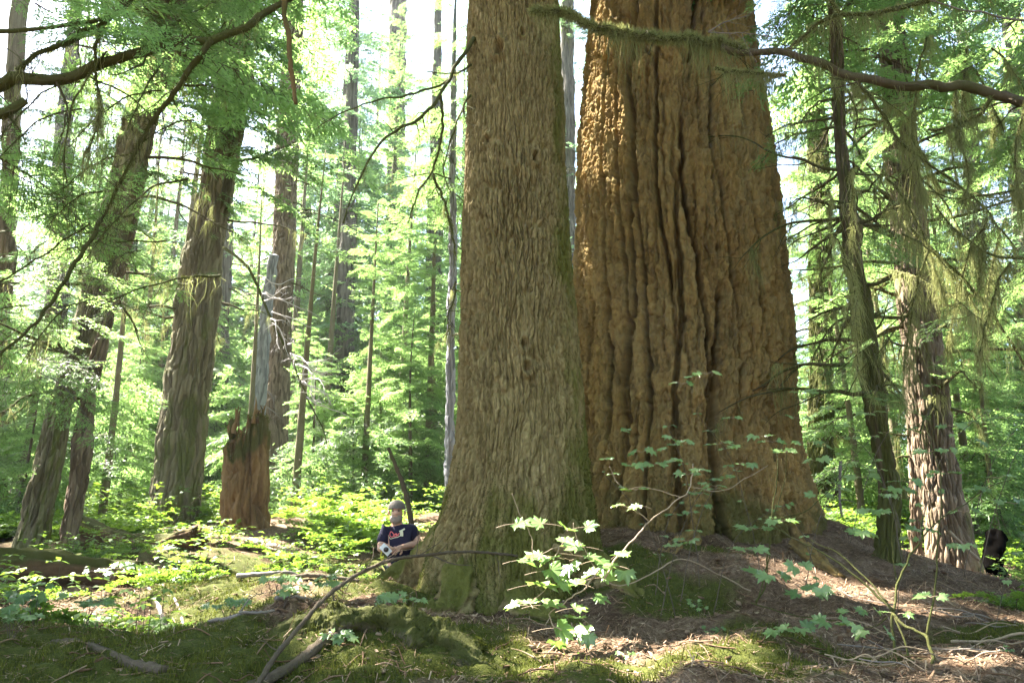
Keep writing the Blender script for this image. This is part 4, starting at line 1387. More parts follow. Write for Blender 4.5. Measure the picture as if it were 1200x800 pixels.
for k, (px, a, b, w0, w1, nf, ns, mt) in enumerate(LIMBS2):
    k -= len(EXTRA)
    m_ = MB()
    c, rr = drawn(m_, px, a, b, w0, w1, 9, seed=90 + k)
    for q in range(7):
        i = int(rng.integers(len(c) // 5, len(c) - 2))
        d = c[i + 1] - c[i]
        limb(m_, c[i], d / np.linalg.norm(d) + rng.normal(0, .7, 3) + [0, 0, -.25], rng.uniform(.2, .7), max(.003, rr[i] * .28), rng, 1, .4, .22, 4, 4)
    cut_ = c if k != 0 else c[: int(len(c) * .35)]
    fuzz(m_, cut_, rr[:len(cut_)], nf * 4, rng, .055 if k == 1 else .032, .0034, mat=1, tint=.75)
    strands(m_, c, rr, int(ns * 2.4), .16, rng, .0035, mat=2, clump=14)
    m_.build("branch", [M[mt], M['lichen'], M['lichen']], ot2)

# green sprays of these trees hanging into the view
sp_ = MB()
r4 = np.random.default_rng(91)
for (px, py, Y, az, L) in [(60, 20, 6, .2, 1.6), (20, 60, 5.8, .1, 1.3), (-30, 160, 6, .3, 1.6), (0, 230, 6.5, .2, 1.5), (30, 300, 7, 0, 1.5), (-20, 360, 6.5, .3, 1.4), (-10, 440, 7, .2, 1.3), (60, 130, 7, .5, 1.2), (20, -10, 5.5, .0, 1.4), (40, 400, 8, .3, 1.3)]:
    for q in range(3):
        put_spray(sp_, TPL_FINE[q], P(px + r4.normal(0, 30), py + r4.normal(0, 30), Y + r4.normal(0, .4)), az + r4.normal(0, .6), -.15 + r4.normal(0, .15), L * r4.uniform(.6, 1.0), r4.normal(0, .3), r4.normal(0, .1), True, r=r4)
sp_.build("crown", [M['needle'], M['twig']], ot)
sp_ = MB()
for (px, py, Y, az, L) in [(1080, 30, 7, 3.0, 1.4), (1150, 50, 6.6, 3.2, 1.5), (1210, 80, 6.5, 3.0, 1.5), (1230, 170, 6.8, 3.1, 1.4), (1220, 260, 7, 3.3, 1.3), (1180, 330, 7.5, 3.0, 1.2), (1130, 10, 7.5, 3.4, 1.4), (980, -10, 7.5, 3.0, 1.0), (1210, 380, 7, 3.1, 1.2), (1220, 10, 6.2, 3.1, 1.5), (1150, 160, 8, 3.3, 1.2), (1050, 130, 8.2, 2.8, .9)]:
    for q in range(2):
        put_spray(sp_, TPL_FINE[q], P(px + r4.normal(0, 25), py + r4.normal(0, 25), Y + r4.normal(0, .4)), az + r4.normal(0, .6), -.2 + r4.normal(0, .15), L * r4.uniform(.6, 1.0), r4.normal(0, .3), r4.normal(0, .1), True, r=r4)
sp_.build("crown", [M['needle'], M['twig']], ot2)


# sprays low on the trunks of the left-hand trees
def skirt(tree, lst, Y, seed, tpl=TPL_FINE, n=2, name="foliage"):
    m_ = MB()
    r = np.random.default_rng(seed)
    for (px, py, az, L) in lst:
        for q in range(n):
            put_spray(m_, tpl[q % 3], P(px + r.normal(0, 8), py + r.normal(0, 14), Y + r.normal(0, .5)), az + r.normal(0, .5), -.2 + r.normal(0, .15), L * r.uniform(.7, 1.1), r.normal(0, .3), r.normal(0, .1), True, r=r)
    m_.build(name, [M['needle'], M['twig']], tree)


skirt(t1, [(50, 480, 3.3, 1.2), (90, 380, 3.0, 1.4), (90, 300, 3.2, 1.5), (110, 220, 3.6, 1.4), (60, 540, 3.5, 1.0), (150, 340, -.6, 1.3), (205, 130, -.5, 1.4), (130, 70, 3.4, 1.6), (215, 30, -.6, 1.5), (40, 520, 3.5, 1.2)], 10.8, 1)
r6 = np.random.default_rng(17)
skirt(t1, [(r6.uniform(-20, 230), r6.uniform(40, 430), r6.uniform(0, 6.28), r6.uniform(1.0, 1.7)) for _ in range(13)], 11.8, 11)
skirt(t2, [(r6.uniform(90, 420), r6.uniform(-10, 330), r6.uniform(0, 6.28), r6.uniform(1.4, 2.4)) for _ in range(10)], 16.5, 12, TPL_MED, 1)
skirt(t2, [(280, 60, -.3, 2.0), (270, 120, 3.4, 1.8), (260, 180, -.4, 2.0), (250, 240, -.6, 1.7), (225, 290, -.9, 1.2), (280, 20, 3.3, 2.0), (270, 90, -1.4, 1.9), (255, 200, -1.7, 1.7), (240, 150, 3.5, 1.7), (200, 440, -.8, .9), (205, 470, -.5, .8), (290, 150, -.2, 1.9), (285, 200, -.1, 1.8), (270, 40, -1.8, 1.6), (265, 150, -1.5, 1.6)], 14.6, 2, TPL_MED, 3)
skirt(brn, [(330, 200, -.2, 2.4), (335, 260, -.4, 2.4), (325, 230, 3.4, 2.2), (340, 160, -.3, 2.6), (330, 180, -1.5, 2.2), (335, 290, -1, 1.9)], 22, 3, TPL_MED, 3)
skirt(c_, [(985, 170, -.3, 1.0), (985, 120, 3.3, 1.0), (1000, 260, .1, .9), (980, 90, -1.2, 1.0), (1010, 400, 3.4, .7), (1020, 480, -.2, .7)], 8.7, 4)
skirt(d_, [(1060, 160, -.2, 1.5), (1060, 220, 3.4, 1.4), (1075, 280, -.3, 1.4), (1050, 120, -1.4, 1.4), (1080, 340, .1, 1.3), (1050, 180, 3.0, 1.3), (1090, 420, -.5, 1.0), (1045, 80, -.3, 1.6), (1040, 40, 3.2, 1.6)], 10.6, 5, n=2)

# dead sapling before the far trees, sunlight put into its pale branch colour
dw = MB()
drawn(dw, [(262, 290), (290, 312), (306, 345), (318, 375), (335, 408), (350, 440), (362, 470), (377, 500), (383, 520)], 14.2, 12.5, .03, .008, 6)
dw.build("branch", M['mossbark'], t2)
for k in range(20):
    px = 300 + 66 * rng.random()
    py = 330 + (px - 300) * 2.1 + rng.normal(0, 6)
    dw = MB()
    limb(dw, P(px, py, 12.9), [rng.uniform(.6, 1), rng.normal(0, .4), rng.uniform(-.7, .05)], rng.uniform(.5, 1.2), .013, rng, 2, .35, .22, 5, 4)
    dw.build("dead_branch", M['sunlitwood'], t2)

# ------------------------------------------------------------------ fallen wood
def stick(name, px, Ys, w0, w1, mat, label, cat="stick", group=None, fuzzn=0, sides=8, twigs=0, lift=None, rough=.25):
    m_ = MB()
    k = len(px)
    pts = []
    for i, a in enumerate(px):
        Y = np.interp(i / (k - 1), np.linspace(0, 1, len(Ys)), Ys)
        p_ = P(a[0], a[1], Y)
        if lift is not None:
            p_[2] = g1(p_[0], p_[1]) + lift
        pts.append(p_)
    pts = np.array(pts)
    rad_ = np.linspace(w0, w1, k) if np.ndim(w0) == 0 else np.array(w0)
    if 'log' in name:
        log_mesh(m_, pts, rad_, bark_hem if name == 'mossy_log' else (lambda u, v, sd: tuple(a_ * b_ for a_, b_ in zip(stump_bark(u * 1.7, v * .7, sd), (.55, 1)))), seed=int(px[0][0]) % 97, at2=.9 if name == 'mossy_log' else .5, lump=.06 if name == 'mossy_log' else .02)
        c, rr = pts, rad_
    else:
        c, rr = tube(m_, pts, rad_, sides, k * 12, 0, .5, rough, int(rng.integers(999)), at2=.15)
    for q in range(twigs):
        i = int(rng.integers(2, len(c) - 2))
        d = c[i + 1] - c[i]
        limb(m_, c[i], d / np.linalg.norm(d) + rng.normal(0, .6, 3) + [0, 0, .3], rng.uniform(.1, .4), rr[i] * .4, rng, 1, .2, .2, 2, 4)
    if fuzzn:
        fuzz_faces(m_, fuzzn, rng, .045 if name == 'mossy_log' else .026, .003, tint=.36, up=-.05, field=(lambda p: np.clip(.5 + .9 * fbm(p[:, 0] * 4, p[:, 1] * 4, p[:, 2] * 4, 2, 3), 0, 1)) if 'fallen' in name else None)
    return single(name, m_, [M[mat], M['moss']], label, cat, pts[0], group)


stick("fallen_branch", [(296, 812), (318, 775), (342, 745), (375, 706), (400, 685), (428, 668), (462, 655), (500, 650), (545, 646), (590, 649), (606, 651)], [3.9, 6.3], .0135, .009, 'stick', "long curved bare branch arching up across the foot of the big hemlock", "branch", twigs=10, rough=.4)
stick("fallen_branch", [(505, 650), (530, 660), (552, 662)], [5.9, 5.8], .006, .003, 'stick', "short side twig hanging under the long curved branch", "twig")
stick("fallen_branch", [(60, 768), (84, 783), (112, 797), (150, 803), (190, 806)], [4.8, 4.1], .022, .030, 'stick', "brown curved stick half sunk in moss at the lower corner of the clearing", "stick", lift=.015)
stick("fallen_branch", [(270, 806), (310, 799), (340, 790), (372, 778), (390, 768)], [4.0, 4.7], .03, .03, 'stick', "thick tan stick lying under the foot of the long curved branch", "stick", lift=.02)
stick("mossy_log", [(285, 785), (330, 766), (375, 752), (420, 747), (470, 745), (515, 752), (550, 765), (580, 785)], [4.6, 4.95, 4.95, 4.7], [.05, .15, .21, .20, .22, .19, .12, .05], 0, 'mossbark', "rounded moss-covered log at the front of the bank below the big hemlock", "log", fuzzn=60000, sides=30, lift=-.06, rough=.4)
stick("fallen_branch", [(275, 703), (310, 698), (335, 690), (352, 684)], [7.4, 7.4], .022, .012, 'deadtwig', "grey stick lying level on the mossy bank in front of the man", "stick", lift=.05)
stick("fallen_branch", [(310, 712), (360, 706), (390, 697), (420, 690)], [6.9, 6.9], .02, .015, 'stick', "dark brown stick lying beside the long curved branch on the sunny litter", "stick", lift=.04)
stick("fallen_branch", [(320, 742), (352, 722), (372, 712)], [5.4, 5.8], .016, .010, 'deadtwig', "pale lichen-crusted stick angled up towards the long curved branch", "stick", lift=.03)
stick("fallen_branch", [(242, 737), (262, 730), (280, 725)], [5.7, 5.8], .012, .009, 'paletwig', "short pale stick end poking out of the moss", "stick", lift=.03)
stick("fallen_branch", [(222, 722), (232, 738), (247, 758), (262, 770), (276, 778)], [5.9, 5.1], .010, .016, 'deadtwig', "thin grey stick with a white end running down the mossy hollow", "stick", lift=.03, twigs=3)
stick("fallen_branch", [(172, 682), (176, 700), (184, 720), (196, 738)], [7.6, 6.1], .010, .02, 'deadtwig', "pale weathered root edge curving down beside the dark hollow", "root", lift=.02)
stick("fallen_branch", [(190, 690), (205, 712), (216, 732)], [7.2, 6.1], .012, .01, 'deadtwig', "grey splinter leaning in the dark hollow beside the weathered root", "stick", lift=.02)
stick("fallen_branch", [(276, 762), (300, 764), (318, 763)], [5.0, 5.1], .009, .007, 'deadtwig', "short dark stick with a pale broken face between the moss mounds", "stick", lift=.05)
stick("fallen_log", [(-90, 700), (0, 692), (60, 689), (110, 688), (150, 690)], [8.4, 8.5], .27, .18, 'rotlog', "rotten reddish log in the dark under green plants, near the sunny litter patch", "log", fuzzn=1500, sides=16, lift=.12, rough=.3)
stick("fallen_log", [(90, 640), (130, 644), (180, 652), (225, 655)], [12.0, 11.2], .24, .15, 'rotlog', "crumbling moss-topped log between the thin brown trunk and the mound", "log", fuzzn=1500, sides=16, lift=.12, rough=.3)
stick("fallen_log", [(292, 630), (320, 640), (345, 650)], [12.5, 11.6], .06, .05, 'paletwig', "short pale log in the shrubs at the foot of the stump", "log", lift=.1)
stick("leaning_stick", [(455, 525), (468, 556), (478, 588), (484, 625)], [9.6, 9.4], .020, .035, 'mossbark', "dark stick leaning beside the man's head", "stick")
stick("leaning_twig", [(188, 640), (205, 610), (235, 580)], [12.5, 12.4], .008, .005, 'stick', "bare arching twig in front of the thick mossy trunk's base", "twig")
stick("fallen_branch", [(1112, 622), (1130, 640), (1148, 656)], [10.0, 9.8], .02, .018, 'paletwig', "short pinkish stick leaning on the sunlit scaly trunk", "stick")
stick("fallen_branch", [(1115, 755), (1160, 760), (1200, 768), (1240, 778)], [5.4, 5.2], .010, .008, 'paletwig', "straight pinkish stick lying on the litter at the lower edge", "stick", lift=.04, twigs=2)
stick("fallen_branch", [(985, 540), (984, 585), (987, 605)], [9.5, 9.5], .018, .01, 'deadtwig', "bleached forked twig hanging beside the moss-wrapped trunk", "twig", twigs=4)
# tangle of twigs on the slope under the vine maple
for k in range(38):
    px, py = rng.uniform(1000, 1190), rng.uniform(690, 795)
    Y = np.interp(py, [690, 800], [7.0, 4.0])
    a = P(px, py, Y)
    d = rng.normal(0, 1, 3)
    d[2] = 0
    d /= np.linalg.norm(d)
    L = rng.uniform(.15, .5)
    m_ = MB()
    pts = [a + d * L * (f - .5) + [0, 0, 0] for f in (0, .35, .7, 1)]
    for q, p_ in enumerate(pts):
        p_[2] = g1(p_[0], p_[1]) + .02 + rng.uniform(0, .05)
    tube(m_, pts, [.004, .0042, .0032, .002], 5, 12, rough=.3)
    single("dry_twig", m_, M[['paletwig', 'deadtwig', 'stick'][k % 3]], ["thin tan twig in the tangle on the sunlit slope", "thin bleached twig in the tangle on the sunlit slope", "thin brown twig in the tangle on the sunlit slope"][k % 3], "twig", pts[0], ["tan twigs on the sunlit slope", "bleached twigs on the sunlit slope", "brown twigs on the sunlit slope"][k % 3])


# ------------------------------------------------------------------ vine maple
def maple_leaf():
    lob = [(-128, .55), (-84, .80), (-42, .95), (0, 1.05), (42, .95), (84, .80), (128, .55)]
    out = []
    for i, (a, r_) in enumerate(lob):
        out.append((a, r_))
        if i < len(lob) - 1:
            a2 = (a + lob[i + 1][0]) / 2
            out += [(a + (a2 - a) * .38, r_ * .76), (a + (a2 - a) * .5, r_ * .79), (a2, .58), (a2 + (lob[i + 1][0] - a2) * .5, lob[i + 1][1] * .79), (a2 + (lob[i + 1][0] - a2) * .62, lob[i + 1][1] * .76)]
    pts = [(math.cos(R(a)) * r_ * .5, math.sin(R(a)) * r_ * .5) for a, r_ in out]
    pts.append((-.06, 0))
    V = [(0.0, 0.0, 0.0)] + [(x + .0, y, -.22 * (x * x + y * y) * 1.2 + .05 * abs(math.sin(6 * math.atan2(y, x)))) for x, y in pts]
    n = len(pts)
    T = [(0, 1 + i, 1 + (i + 1) % n) for i in range(n)]
    return np.array(V), np.array(T)


LV, LT = maple_leaf()


def put_leaf(mb, pos, size, az, tilt, roll, tint, mat=0):
    ct, sn = math.cos(.42), math.sin(.42)
    m = np.array([[1, 0, 0], [0, ct, -sn], [0, sn, ct]]) @ rot(az, tilt, roll) * size
    bend = LV.copy()
    bend[:, 2] += rl.normal(0, .025, len(LV)) + rl.normal(0, .25) * LV[:, 0] ** 2 + rl.normal(0, .25) * LV[:, 1] ** 2 + rl.normal(0, .15) * LV[:, 0] * LV[:, 1]
    bend[:, :2] *= rl.uniform(.85, 1.1, (1, 2))
    tv = np.clip(tint + rl.normal(0, .10, len(LV)), 0, 1)
    tv[0] = min(1, tint + .25)
    mb.add(bend @ m.T + pos, tris=LT, mat=mat, tint=tv)


def leaf_pair(mb, pos, size, r, az=None, n=2, mat=0, mstem=1):
    az = r.uniform(0, 6.28) if az is None else az
    for k in range(n):
        a = az + k * (math.pi if n == 2 else 2.1) + r.normal(0, .2)
        d = np.array([math.cos(a), math.sin(a), .15])
        L = size * r.uniform(.35, .6)
        e = pos + d * L
        tube(mb, [pos, pos + d * L * .5 + [0, 0, .006], e], [.0016, .0013, .001], 4, 5, mat=mstem, tint=.6)
        put_leaf(mb, e, size * r.uniform(.85, 1.15), a, r.normal(-.12, .2), r.normal(0, .2), np.clip(.5 + r.normal(0, .2), 0, 1), mat)


rl = np.random.default_rng(12)
vm = thing("vine_maple", "low vine maple with big sunlit white-green leaves in front of the two giant trunks", "shrub", P(860, 690, 6.6))
st, lf = MB(), MB()
SY = 4.75
for px, a, b, w0, w1 in [
    ([(880, 692), (840, 672), (800, 655), (770, 668), (745, 681), (722, 686), (708, 678), (700, 668), (690, 655), (672, 650), (655, 648)], 6.4, SY, .006, .003),
    ([(708, 678), (722, 655), (742, 632), (760, 612), (780, 596), (798, 583), (808, 572), (812, 553), (812, 543)], SY, 5.0, .006, .003),
    ([(702, 668), (686, 688), (672, 698), (652, 712), (643, 720), (650, 733), (658, 738)], SY, SY - .1, .005, .003),
    ([(672, 650), (655, 640), (630, 652), (612, 655)], SY, SY, .003, .002),
    ([(624, 655), (624, 640), (620, 622), (615, 612), (607, 598), (600, 578)], SY, SY, .003, .002),
    ([(690, 655), (684, 640), (676, 628), (672, 612)], SY, SY, .003, .002),
    ([(760, 612), (752, 603), (740, 596), (730, 592)], SY + .1, SY + .1, .003, .002),
    ([(798, 583), (775, 575), (750, 570), (735, 573), (722, 562), (714, 546)], 4.95, 5.1, .003, .002),
    ([(812, 571), (845, 575), (875, 560), (900, 545)], 5.0, 5.3, .003, .002),
    ([(655, 640), (645, 668), (640, 690), (625, 702)], SY, SY, .003, .002),
]:
    drawn(st, px, a, b, w0, w1, 6, rough=.1, n=len(px) * 5)
st.build("stem", M['paletwig'], vm)
big = [(606, 613, 22), (634, 613, 24), (664, 618, 22), (688, 617, 18), (662, 634, 20), (678, 640, 24), (612, 656, 20), (632, 650, 26), (648, 652, 24), (646, 668, 28), (668, 664, 24), (630, 684, 32), (655, 682, 24), (676, 683, 24), (690, 652, 22), (702, 656, 26), (716, 662, 22), (726, 650, 22), (694, 672, 22), (708, 676, 22), (732, 670, 22), (606, 708, 22), (620, 706, 22), (724, 592, 14), (747, 592, 16),
       (640, 708, 26), (655, 735, 26), (675, 722, 22), (684, 735, 24), (668, 740, 24), (690, 745, 18), (672, 768, 28), (652, 752, 20), (700, 700, 18), (675, 712, 20)]
for px, py, s in big:
    Y = SY + rl.normal(0, .07)
    sz = s * 1.12 / F * Y * 1.5
    p0 = P(px, py, Y)
    a = rl.uniform(0, 6.28)
    put_leaf(lf, p0, sz, a, rl.normal(-.12, .16) - (.5 if py > 730 else 0), rl.normal(0, .22), np.clip(.5 + rl.normal(0, .22), 0, 1))
    d = np.array([-math.cos(a), -math.sin(a), -.1])
    tube(lf, [p0, p0 + d * sz * .4, p0 + d * sz * .7 + [0, 0, -.01]], [.0012, .0012, .0015], 4, 6, mat=1, tint=.6)
for px, py, s, Y in [(735, 505, 12, 5.1), (752, 530, 13, 5.1), (768, 528, 13, 5.1), (742, 546, 15, 5.0), (765, 545, 14, 5.0), (790, 541, 15, 5.0), (785, 514, 13, 5.2), (803, 519, 13, 5.2), (812, 441, 12, 5.4), (828, 438, 13, 5.4), (800, 450, 12, 5.4), (806, 556, 13, 5.0), (822, 552, 12, 5.0), (842, 521, 14, 5.2), (860, 524, 12, 5.2), (712, 538, 9, 5.1), (720, 556, 9, 5.1), (745, 574, 14, 5.0), (890, 512, 13, 5.4), (905, 518, 12, 5.4), (860, 490, 11, 5.5), (880, 545, 13, 5.3), (855, 560, 12, 5.2), (838, 570, 12, 5.2), (792, 640, 16, 5.4), (805, 634, 13, 5.4), (920, 530, 14, 5.5), (945, 520, 13, 5.5), (935, 490, 12, 5.6), (955, 540, 15, 5.6)]:
    leaf_pair(lf, P(px, py, Y), s * 1.5 / F * Y, rl, n=2)
lf.build("foliage", [M['maple'], M['paletwig']], vm)

# second, leafy twiggy shrub on the sunlit slope
vs = thing("vine_maple", "many-stemmed vine maple sapling with few green leaves rising from the sunlit slope", "shrub", P(1050, 770, 4.7))
st, lf = MB(), MB()
for px, a, b, w0, w1 in [
    ([(1045, 800), (1048, 760), (1046, 720), (1052, 685), (1062, 660), (1080, 632), (1100, 610)], 4.5, 4.8, .010, .004),
    ([(1046, 715), (1020, 690), (990, 665), (960, 645), (925, 628), (905, 615)], 4.6, 5.2, .008, .003),
    ([(1040, 705), (1010, 672), (985, 650), (950, 632)], 4.6, 5.0, .006, .003),
    ([(1046, 718), (1062, 735), (1085, 745), (1092, 770), (1094, 800)], 4.6, 4.3, .008, .010),
    ([(1086, 745), (1092, 710), (1098, 670), (1100, 620), (1102, 560), (1090, 520)], 4.6, 4.9, .007, .003),
    ([(1048, 722), (1060, 750), (1066, 775)], 4.6, 4.4, .006, .006),
    ([(885, 705), (896, 690), (900, 655), (905, 600), (910, 560), (912, 520)], 5.6, 5.7, .006, .003),
    ([(886, 708), (900, 660), (905, 610), (920, 560), (922, 520)], 5.6, 5.7, .005, .002),
    ([(880, 706), (930, 720), (980, 728), (1020, 735), (1040, 722)], 5.2, 4.7, .004, .003),
    ([(905, 608), (940, 600), (960, 585), (985, 560), (1000, 530)], 5.7, 5.8, .004, .002),
    ([(1068, 360), (1040, 400), (1012, 430), (990, 470), (968, 520)], 6.5, 6.2, .006, .003),
    ([(1075, 300), (1070, 350), (1040, 385), (1000, 420), (980, 436)], 6.6, 6.3, .008, .003),
    ([(1052, 685), (1045, 640), (1048, 600), (1060, 560)], 4.8, 5.0, .004, .002),
    ([(1100, 610), (1130, 590), (1160, 570), (1190, 560)], 4.8, 5.0, .004, .002),
]:
    drawn(st, px, a, b, w0, w1, 6, rough=.1, n=len(px) * 5)
st.build("stem", M['mossbark'], vs)
tw = MB()
for px, py, s, Y in [(905, 675, 20, 5.0), (935, 665, 18, 5.0), (958, 692, 20, 4.9), (945, 697, 18, 4.9), (912, 740, 20, 4.5), (935, 738, 20, 4.5), (975, 730, 20, 4.5), (1000, 735, 20, 4.5), (1025, 742, 20, 4.4), (1000, 718, 14, 4.6), (1018, 715, 14, 4.6), (885, 620, 16, 5.6), (910, 612, 16, 5.6), (880, 645, 16, 5.5), (1050, 575, 18, 5.0), (1065, 565, 16, 5.0), (1080, 622, 18, 4.9), (1025, 600, 16, 5.0), (1010, 625, 16, 5.0),
                     (1110, 555, 18, 5.0), (1130, 600, 16, 5.0), (1150, 575, 18, 5.0), (1170, 560, 18, 5.1), (1190, 590, 18, 5.1), (1020, 485, 16, 5.6), (1040, 470, 15, 5.7), (1065, 505, 16, 5.4), (1090, 530, 16, 5.2), (1120, 500, 17, 5.3), (1150, 520, 17, 5.3), (1180, 490, 17, 5.4), (1010, 560, 15, 5.6), (985, 575, 14, 5.7), (960, 580, 14, 5.8), (1050, 720, 14, 4.6), (1090, 700, 14, 4.6), (1130, 640, 15, 4.8), (945, 460, 14, 6), (970, 480, 14, 6)]:
    leaf_pair(lf, P(px, py, Y), s * 1.5 / F * Y, rl, n=int(rl.integers(2, 4)))
for q in range(17):
    if q < 9:
        px, py, Yq = rl.uniform(760, 960), rl.uniform(600, 690), rl.uniform(5.6, 6.4)
    else:
        px, py, Yq = rl.uniform(960, 1190), rl.uniform(560, 720), rl.uniform(4.9, 6.0)
    dx, dy = rl.choice([-1, 1]) * rl.uniform(20, 70), -rl.uniform(50, 130)
    line = [(px - dx * .3, py + 70), (px, py), (px + dx * .5, py + dy * .6), (px + dx * 1.3, py + dy)]
    c, _ = drawn(tw, line, Yq, Yq + .2, .0035, .0014, 5, rough=.1, n=24)
    for f in (.45, .62, .78, .9, 1.0):
        leaf_pair(lf, c[min(23, int(f * 23))], rl.uniform(.045, .095), rl, n=int(rl.integers(1, 4)))
tw.build("twigs", M['twig'], vs)
lf.build("foliage", [M['maple'], M['paletwig']], vs)

# ------------------------------------------------------------------ seedlings standing alone
def seedling(px, py, Y, h, n, s, label, mat='maple'):
    b = P(px, py, Y)
    b[2] = g1(b[0], b[1])
    t = thing("maple_seedling", label, "plant", b, "seedlings in the clearing")
    m_, l_ = MB(), MB()
    for k in range(n):
        a = rl.uniform(0, 6.28)
        e = b + np.array([math.cos(a) * h * .4, math.sin(a) * h * .4, h * rl.uniform(.6, 1.1)])
        tube(m_, [b, (b + e) / 2 + [0, 0, h * .15], e], [.0025, .002, .0012], 4, 8)
        leaf_pair(l_, e, s, rl, n=2 if s < .1 else 3)
    m_.build("stem", M['twig'], t)
    l_.build("foliage", [M[mat], M['twig']], t)


for q in [(265, 735, 5.6, .18, 3, .11, "seedling with two broad leaves beside the thin grey stick with a white end"), (325, 712, 6.2, .17, 3, .12, "seedling with bright backlit leaves by the lichen-crusted stick"), (392, 705, 6.0, .18, 3, .12, "bright green seedling just above the long curved branch's bend"), (330, 748, 5.2, .14, 3, .11, "low seedling under the long curved branch"),
          (460, 708, 5.8, .12, 4, .11, "seedling with large leaves on the bank in front of the big hemlock"), (485, 722, 5.7, .08, 2, .09, "pale small-leaved seedling right at the hemlock's foot"), (395, 770, 4.6, .10, 3, .10, "flat-leaved seedling on the mossy log's face"), (120, 705, 7.0, .3, 4, .12, "tall pale-leaved seedling standing before the rotten reddish log"),
          (40, 735, 5.5, .25, 6, .12, "leafy seedling in the shaded corner of the clearing"), (95, 745, 5.4, .2, 5, .11, "dark green seedling on the moss below the sunny litter patch"), (10, 765, 4.7, .2, 6, .10, "dense little seedling at the very edge of the moss"), (730, 778, 4.3, .06, 3, .05, "tiny seedling on moss below the vine maple's drooping leaves"),
          (1175, 770, 4.6, .08, 4, .04, "tiny yellow-green seedling beside the straight pinkish stick"), (820, 690, 6.2, .12, 5, .06, "small seedling in the dark hollow at the fir's foot"), (840, 735, 5.2, .12, 5, .06, "small seedling on the dark slope below the fir"), (660, 590, 7.0, .02, 1, .05, "little leaf sprouting on the flank of the hemlock's root")][:15]:
    seedling(*q)

# ------------------------------------------------------------------ ground cover of the clearing and woods
FERN = [spray_template(600 + k, 15, .075, .018, 1, .05, .75, .2) for k in range(2)]
gcv = MB()
rg = np.random.default_rng(55)
dia = np.array([(0, 0, 0), (.45, -.3, .06), (1, 0, -.05), (.45, .3, .06)])
cand = 0
XYs = []
for (px0, px1, y0, y1, n) in [(-60, 500, 9.4, 14, 1050), (-300, 520, 13, 26, 1700), (900, 1400, 11.5, 24, 1300), (-60, 220, 5.2, 8.2, 160), (180, 470, 6.8, 9, 110), (520, 960, 14, 24, 150), (1150, 1350, 7, 11, 120)]:
    Y = rg.uniform(y0, y1, n)
    px = rg.uniform(px0, px1, n)
    XYs.append(np.column_stack([(px - 600) / F * Y * 1.02, Y]))
XY = np.concatenate(XYs)
dens = fbm(XY[:, 0] * .8, XY[:, 1] * .6, None, 3, 71)
keepm = (dens > -.22)
for (a, b, Y, r_) in [(110, 715, 6.8, .8), (230, 640, 13.5, 1.0), (465, 640, 8.7, .55), (400, 700, 6.6, .5), (20, 690, 8.3, .35), (80, 690, 8.3, .35), (140, 690, 8.3, .35), (60, 700, 7.8, .4), (120, 700, 7.8, .4), (120, 643, 11.6, .4), (180, 652, 11.2, .4), (200, 715, 6.8, .6), (340, 695, 7.2, .5)]:
    c_xy = P(a, b, Y)[:2]
    keepm &= ((XY - c_xy) ** 2).sum(1) > r_ * r_
XY = XY[keepm]
Zg = gz(XY[:, 0], XY[:, 1])
for (x, y), z in zip(XY, Zg):
    far = y > 12
    h = rg.uniform(.12, .38) * (1.9 if y > 14 else 1)
    if rg.random() < (.22 if far else .12):
        tp_ = FERN[int(rg.integers(2))]
        nf_ = int(rg.integers(5, 9))
        tb = rg.uniform(-.2, .2)
        for k in range(nf_):
            put_spray(gcv, tp_, np.array([x, y, z]), k * 6.28 / nf_ + rg.normal(0, .3), rg.uniform(.55, 1.0), rg.uniform(.3, .62) * (1.2 if far else .8), rg.normal(0, .2), tb, r=rg)
        continue
    nl = int(rg.integers(4, 8)) if not far else int(rg.integers(7, 13))
    tb = rg.uniform(.05, .85)
    for k in range(nl):
        a = rg.uniform(0, 6.28)
        s = rg.uniform(.035, .085) * (1.6 if far else 1)
        o_ = np.array([x + rg.normal(0, .13 * (2 if far else 1)), y + rg.normal(0, .13), z + h * rg.uniform(.5, 1.15)])
        for q in (0, 2.1, 4.2):
            m = rot(a + q + rg.normal(0, .2), rg.normal(-.1, .25), rg.normal(0, .25)) * s
            gcv.add_quads((dia @ m.T + o_)[None], 0, np.array([np.clip(tb + rg.normal(0, .12), 0, 1)]))
    if not far:
        gcv.add_quads(np.array([[[x - .002, y, z - .02], [x + .002, y, z - .02], [x + .002, y, z + h], [x - .002, y, z + h]]]), 1, .4)
o = gcv.build("undergrowth", [M['herb'], M['twig']])
o["kind"] = "stuff"

# moss tufts
r5 = np.random.default_rng(8)
n = 190000
Y = 2.8 + 6.2 * r5.random(n) ** 1.3
X = (r5.uniform(-60, 1260, n) - 600) / F * Y * 1.03
mk = mossmask(X, Y)
k = r5.random(n) < sstep(.35, .75, mk)
X, Y = X[k], Y[k]
pts = np.column_stack([X, Y, gz(X, Y) + .004])
mm = MB()
blades(mm, pts, np.tile([0, 0, 1.], (len(pts), 1)), .016 + .034 * np.clip(.5 + vnoise(X * 7, Y * 7, None, 88), 0, 1), .0032, r5, up=.4, tint=.45)
o = mm.build("moss_carpet", M['moss'])
o["kind"] = "stuff"

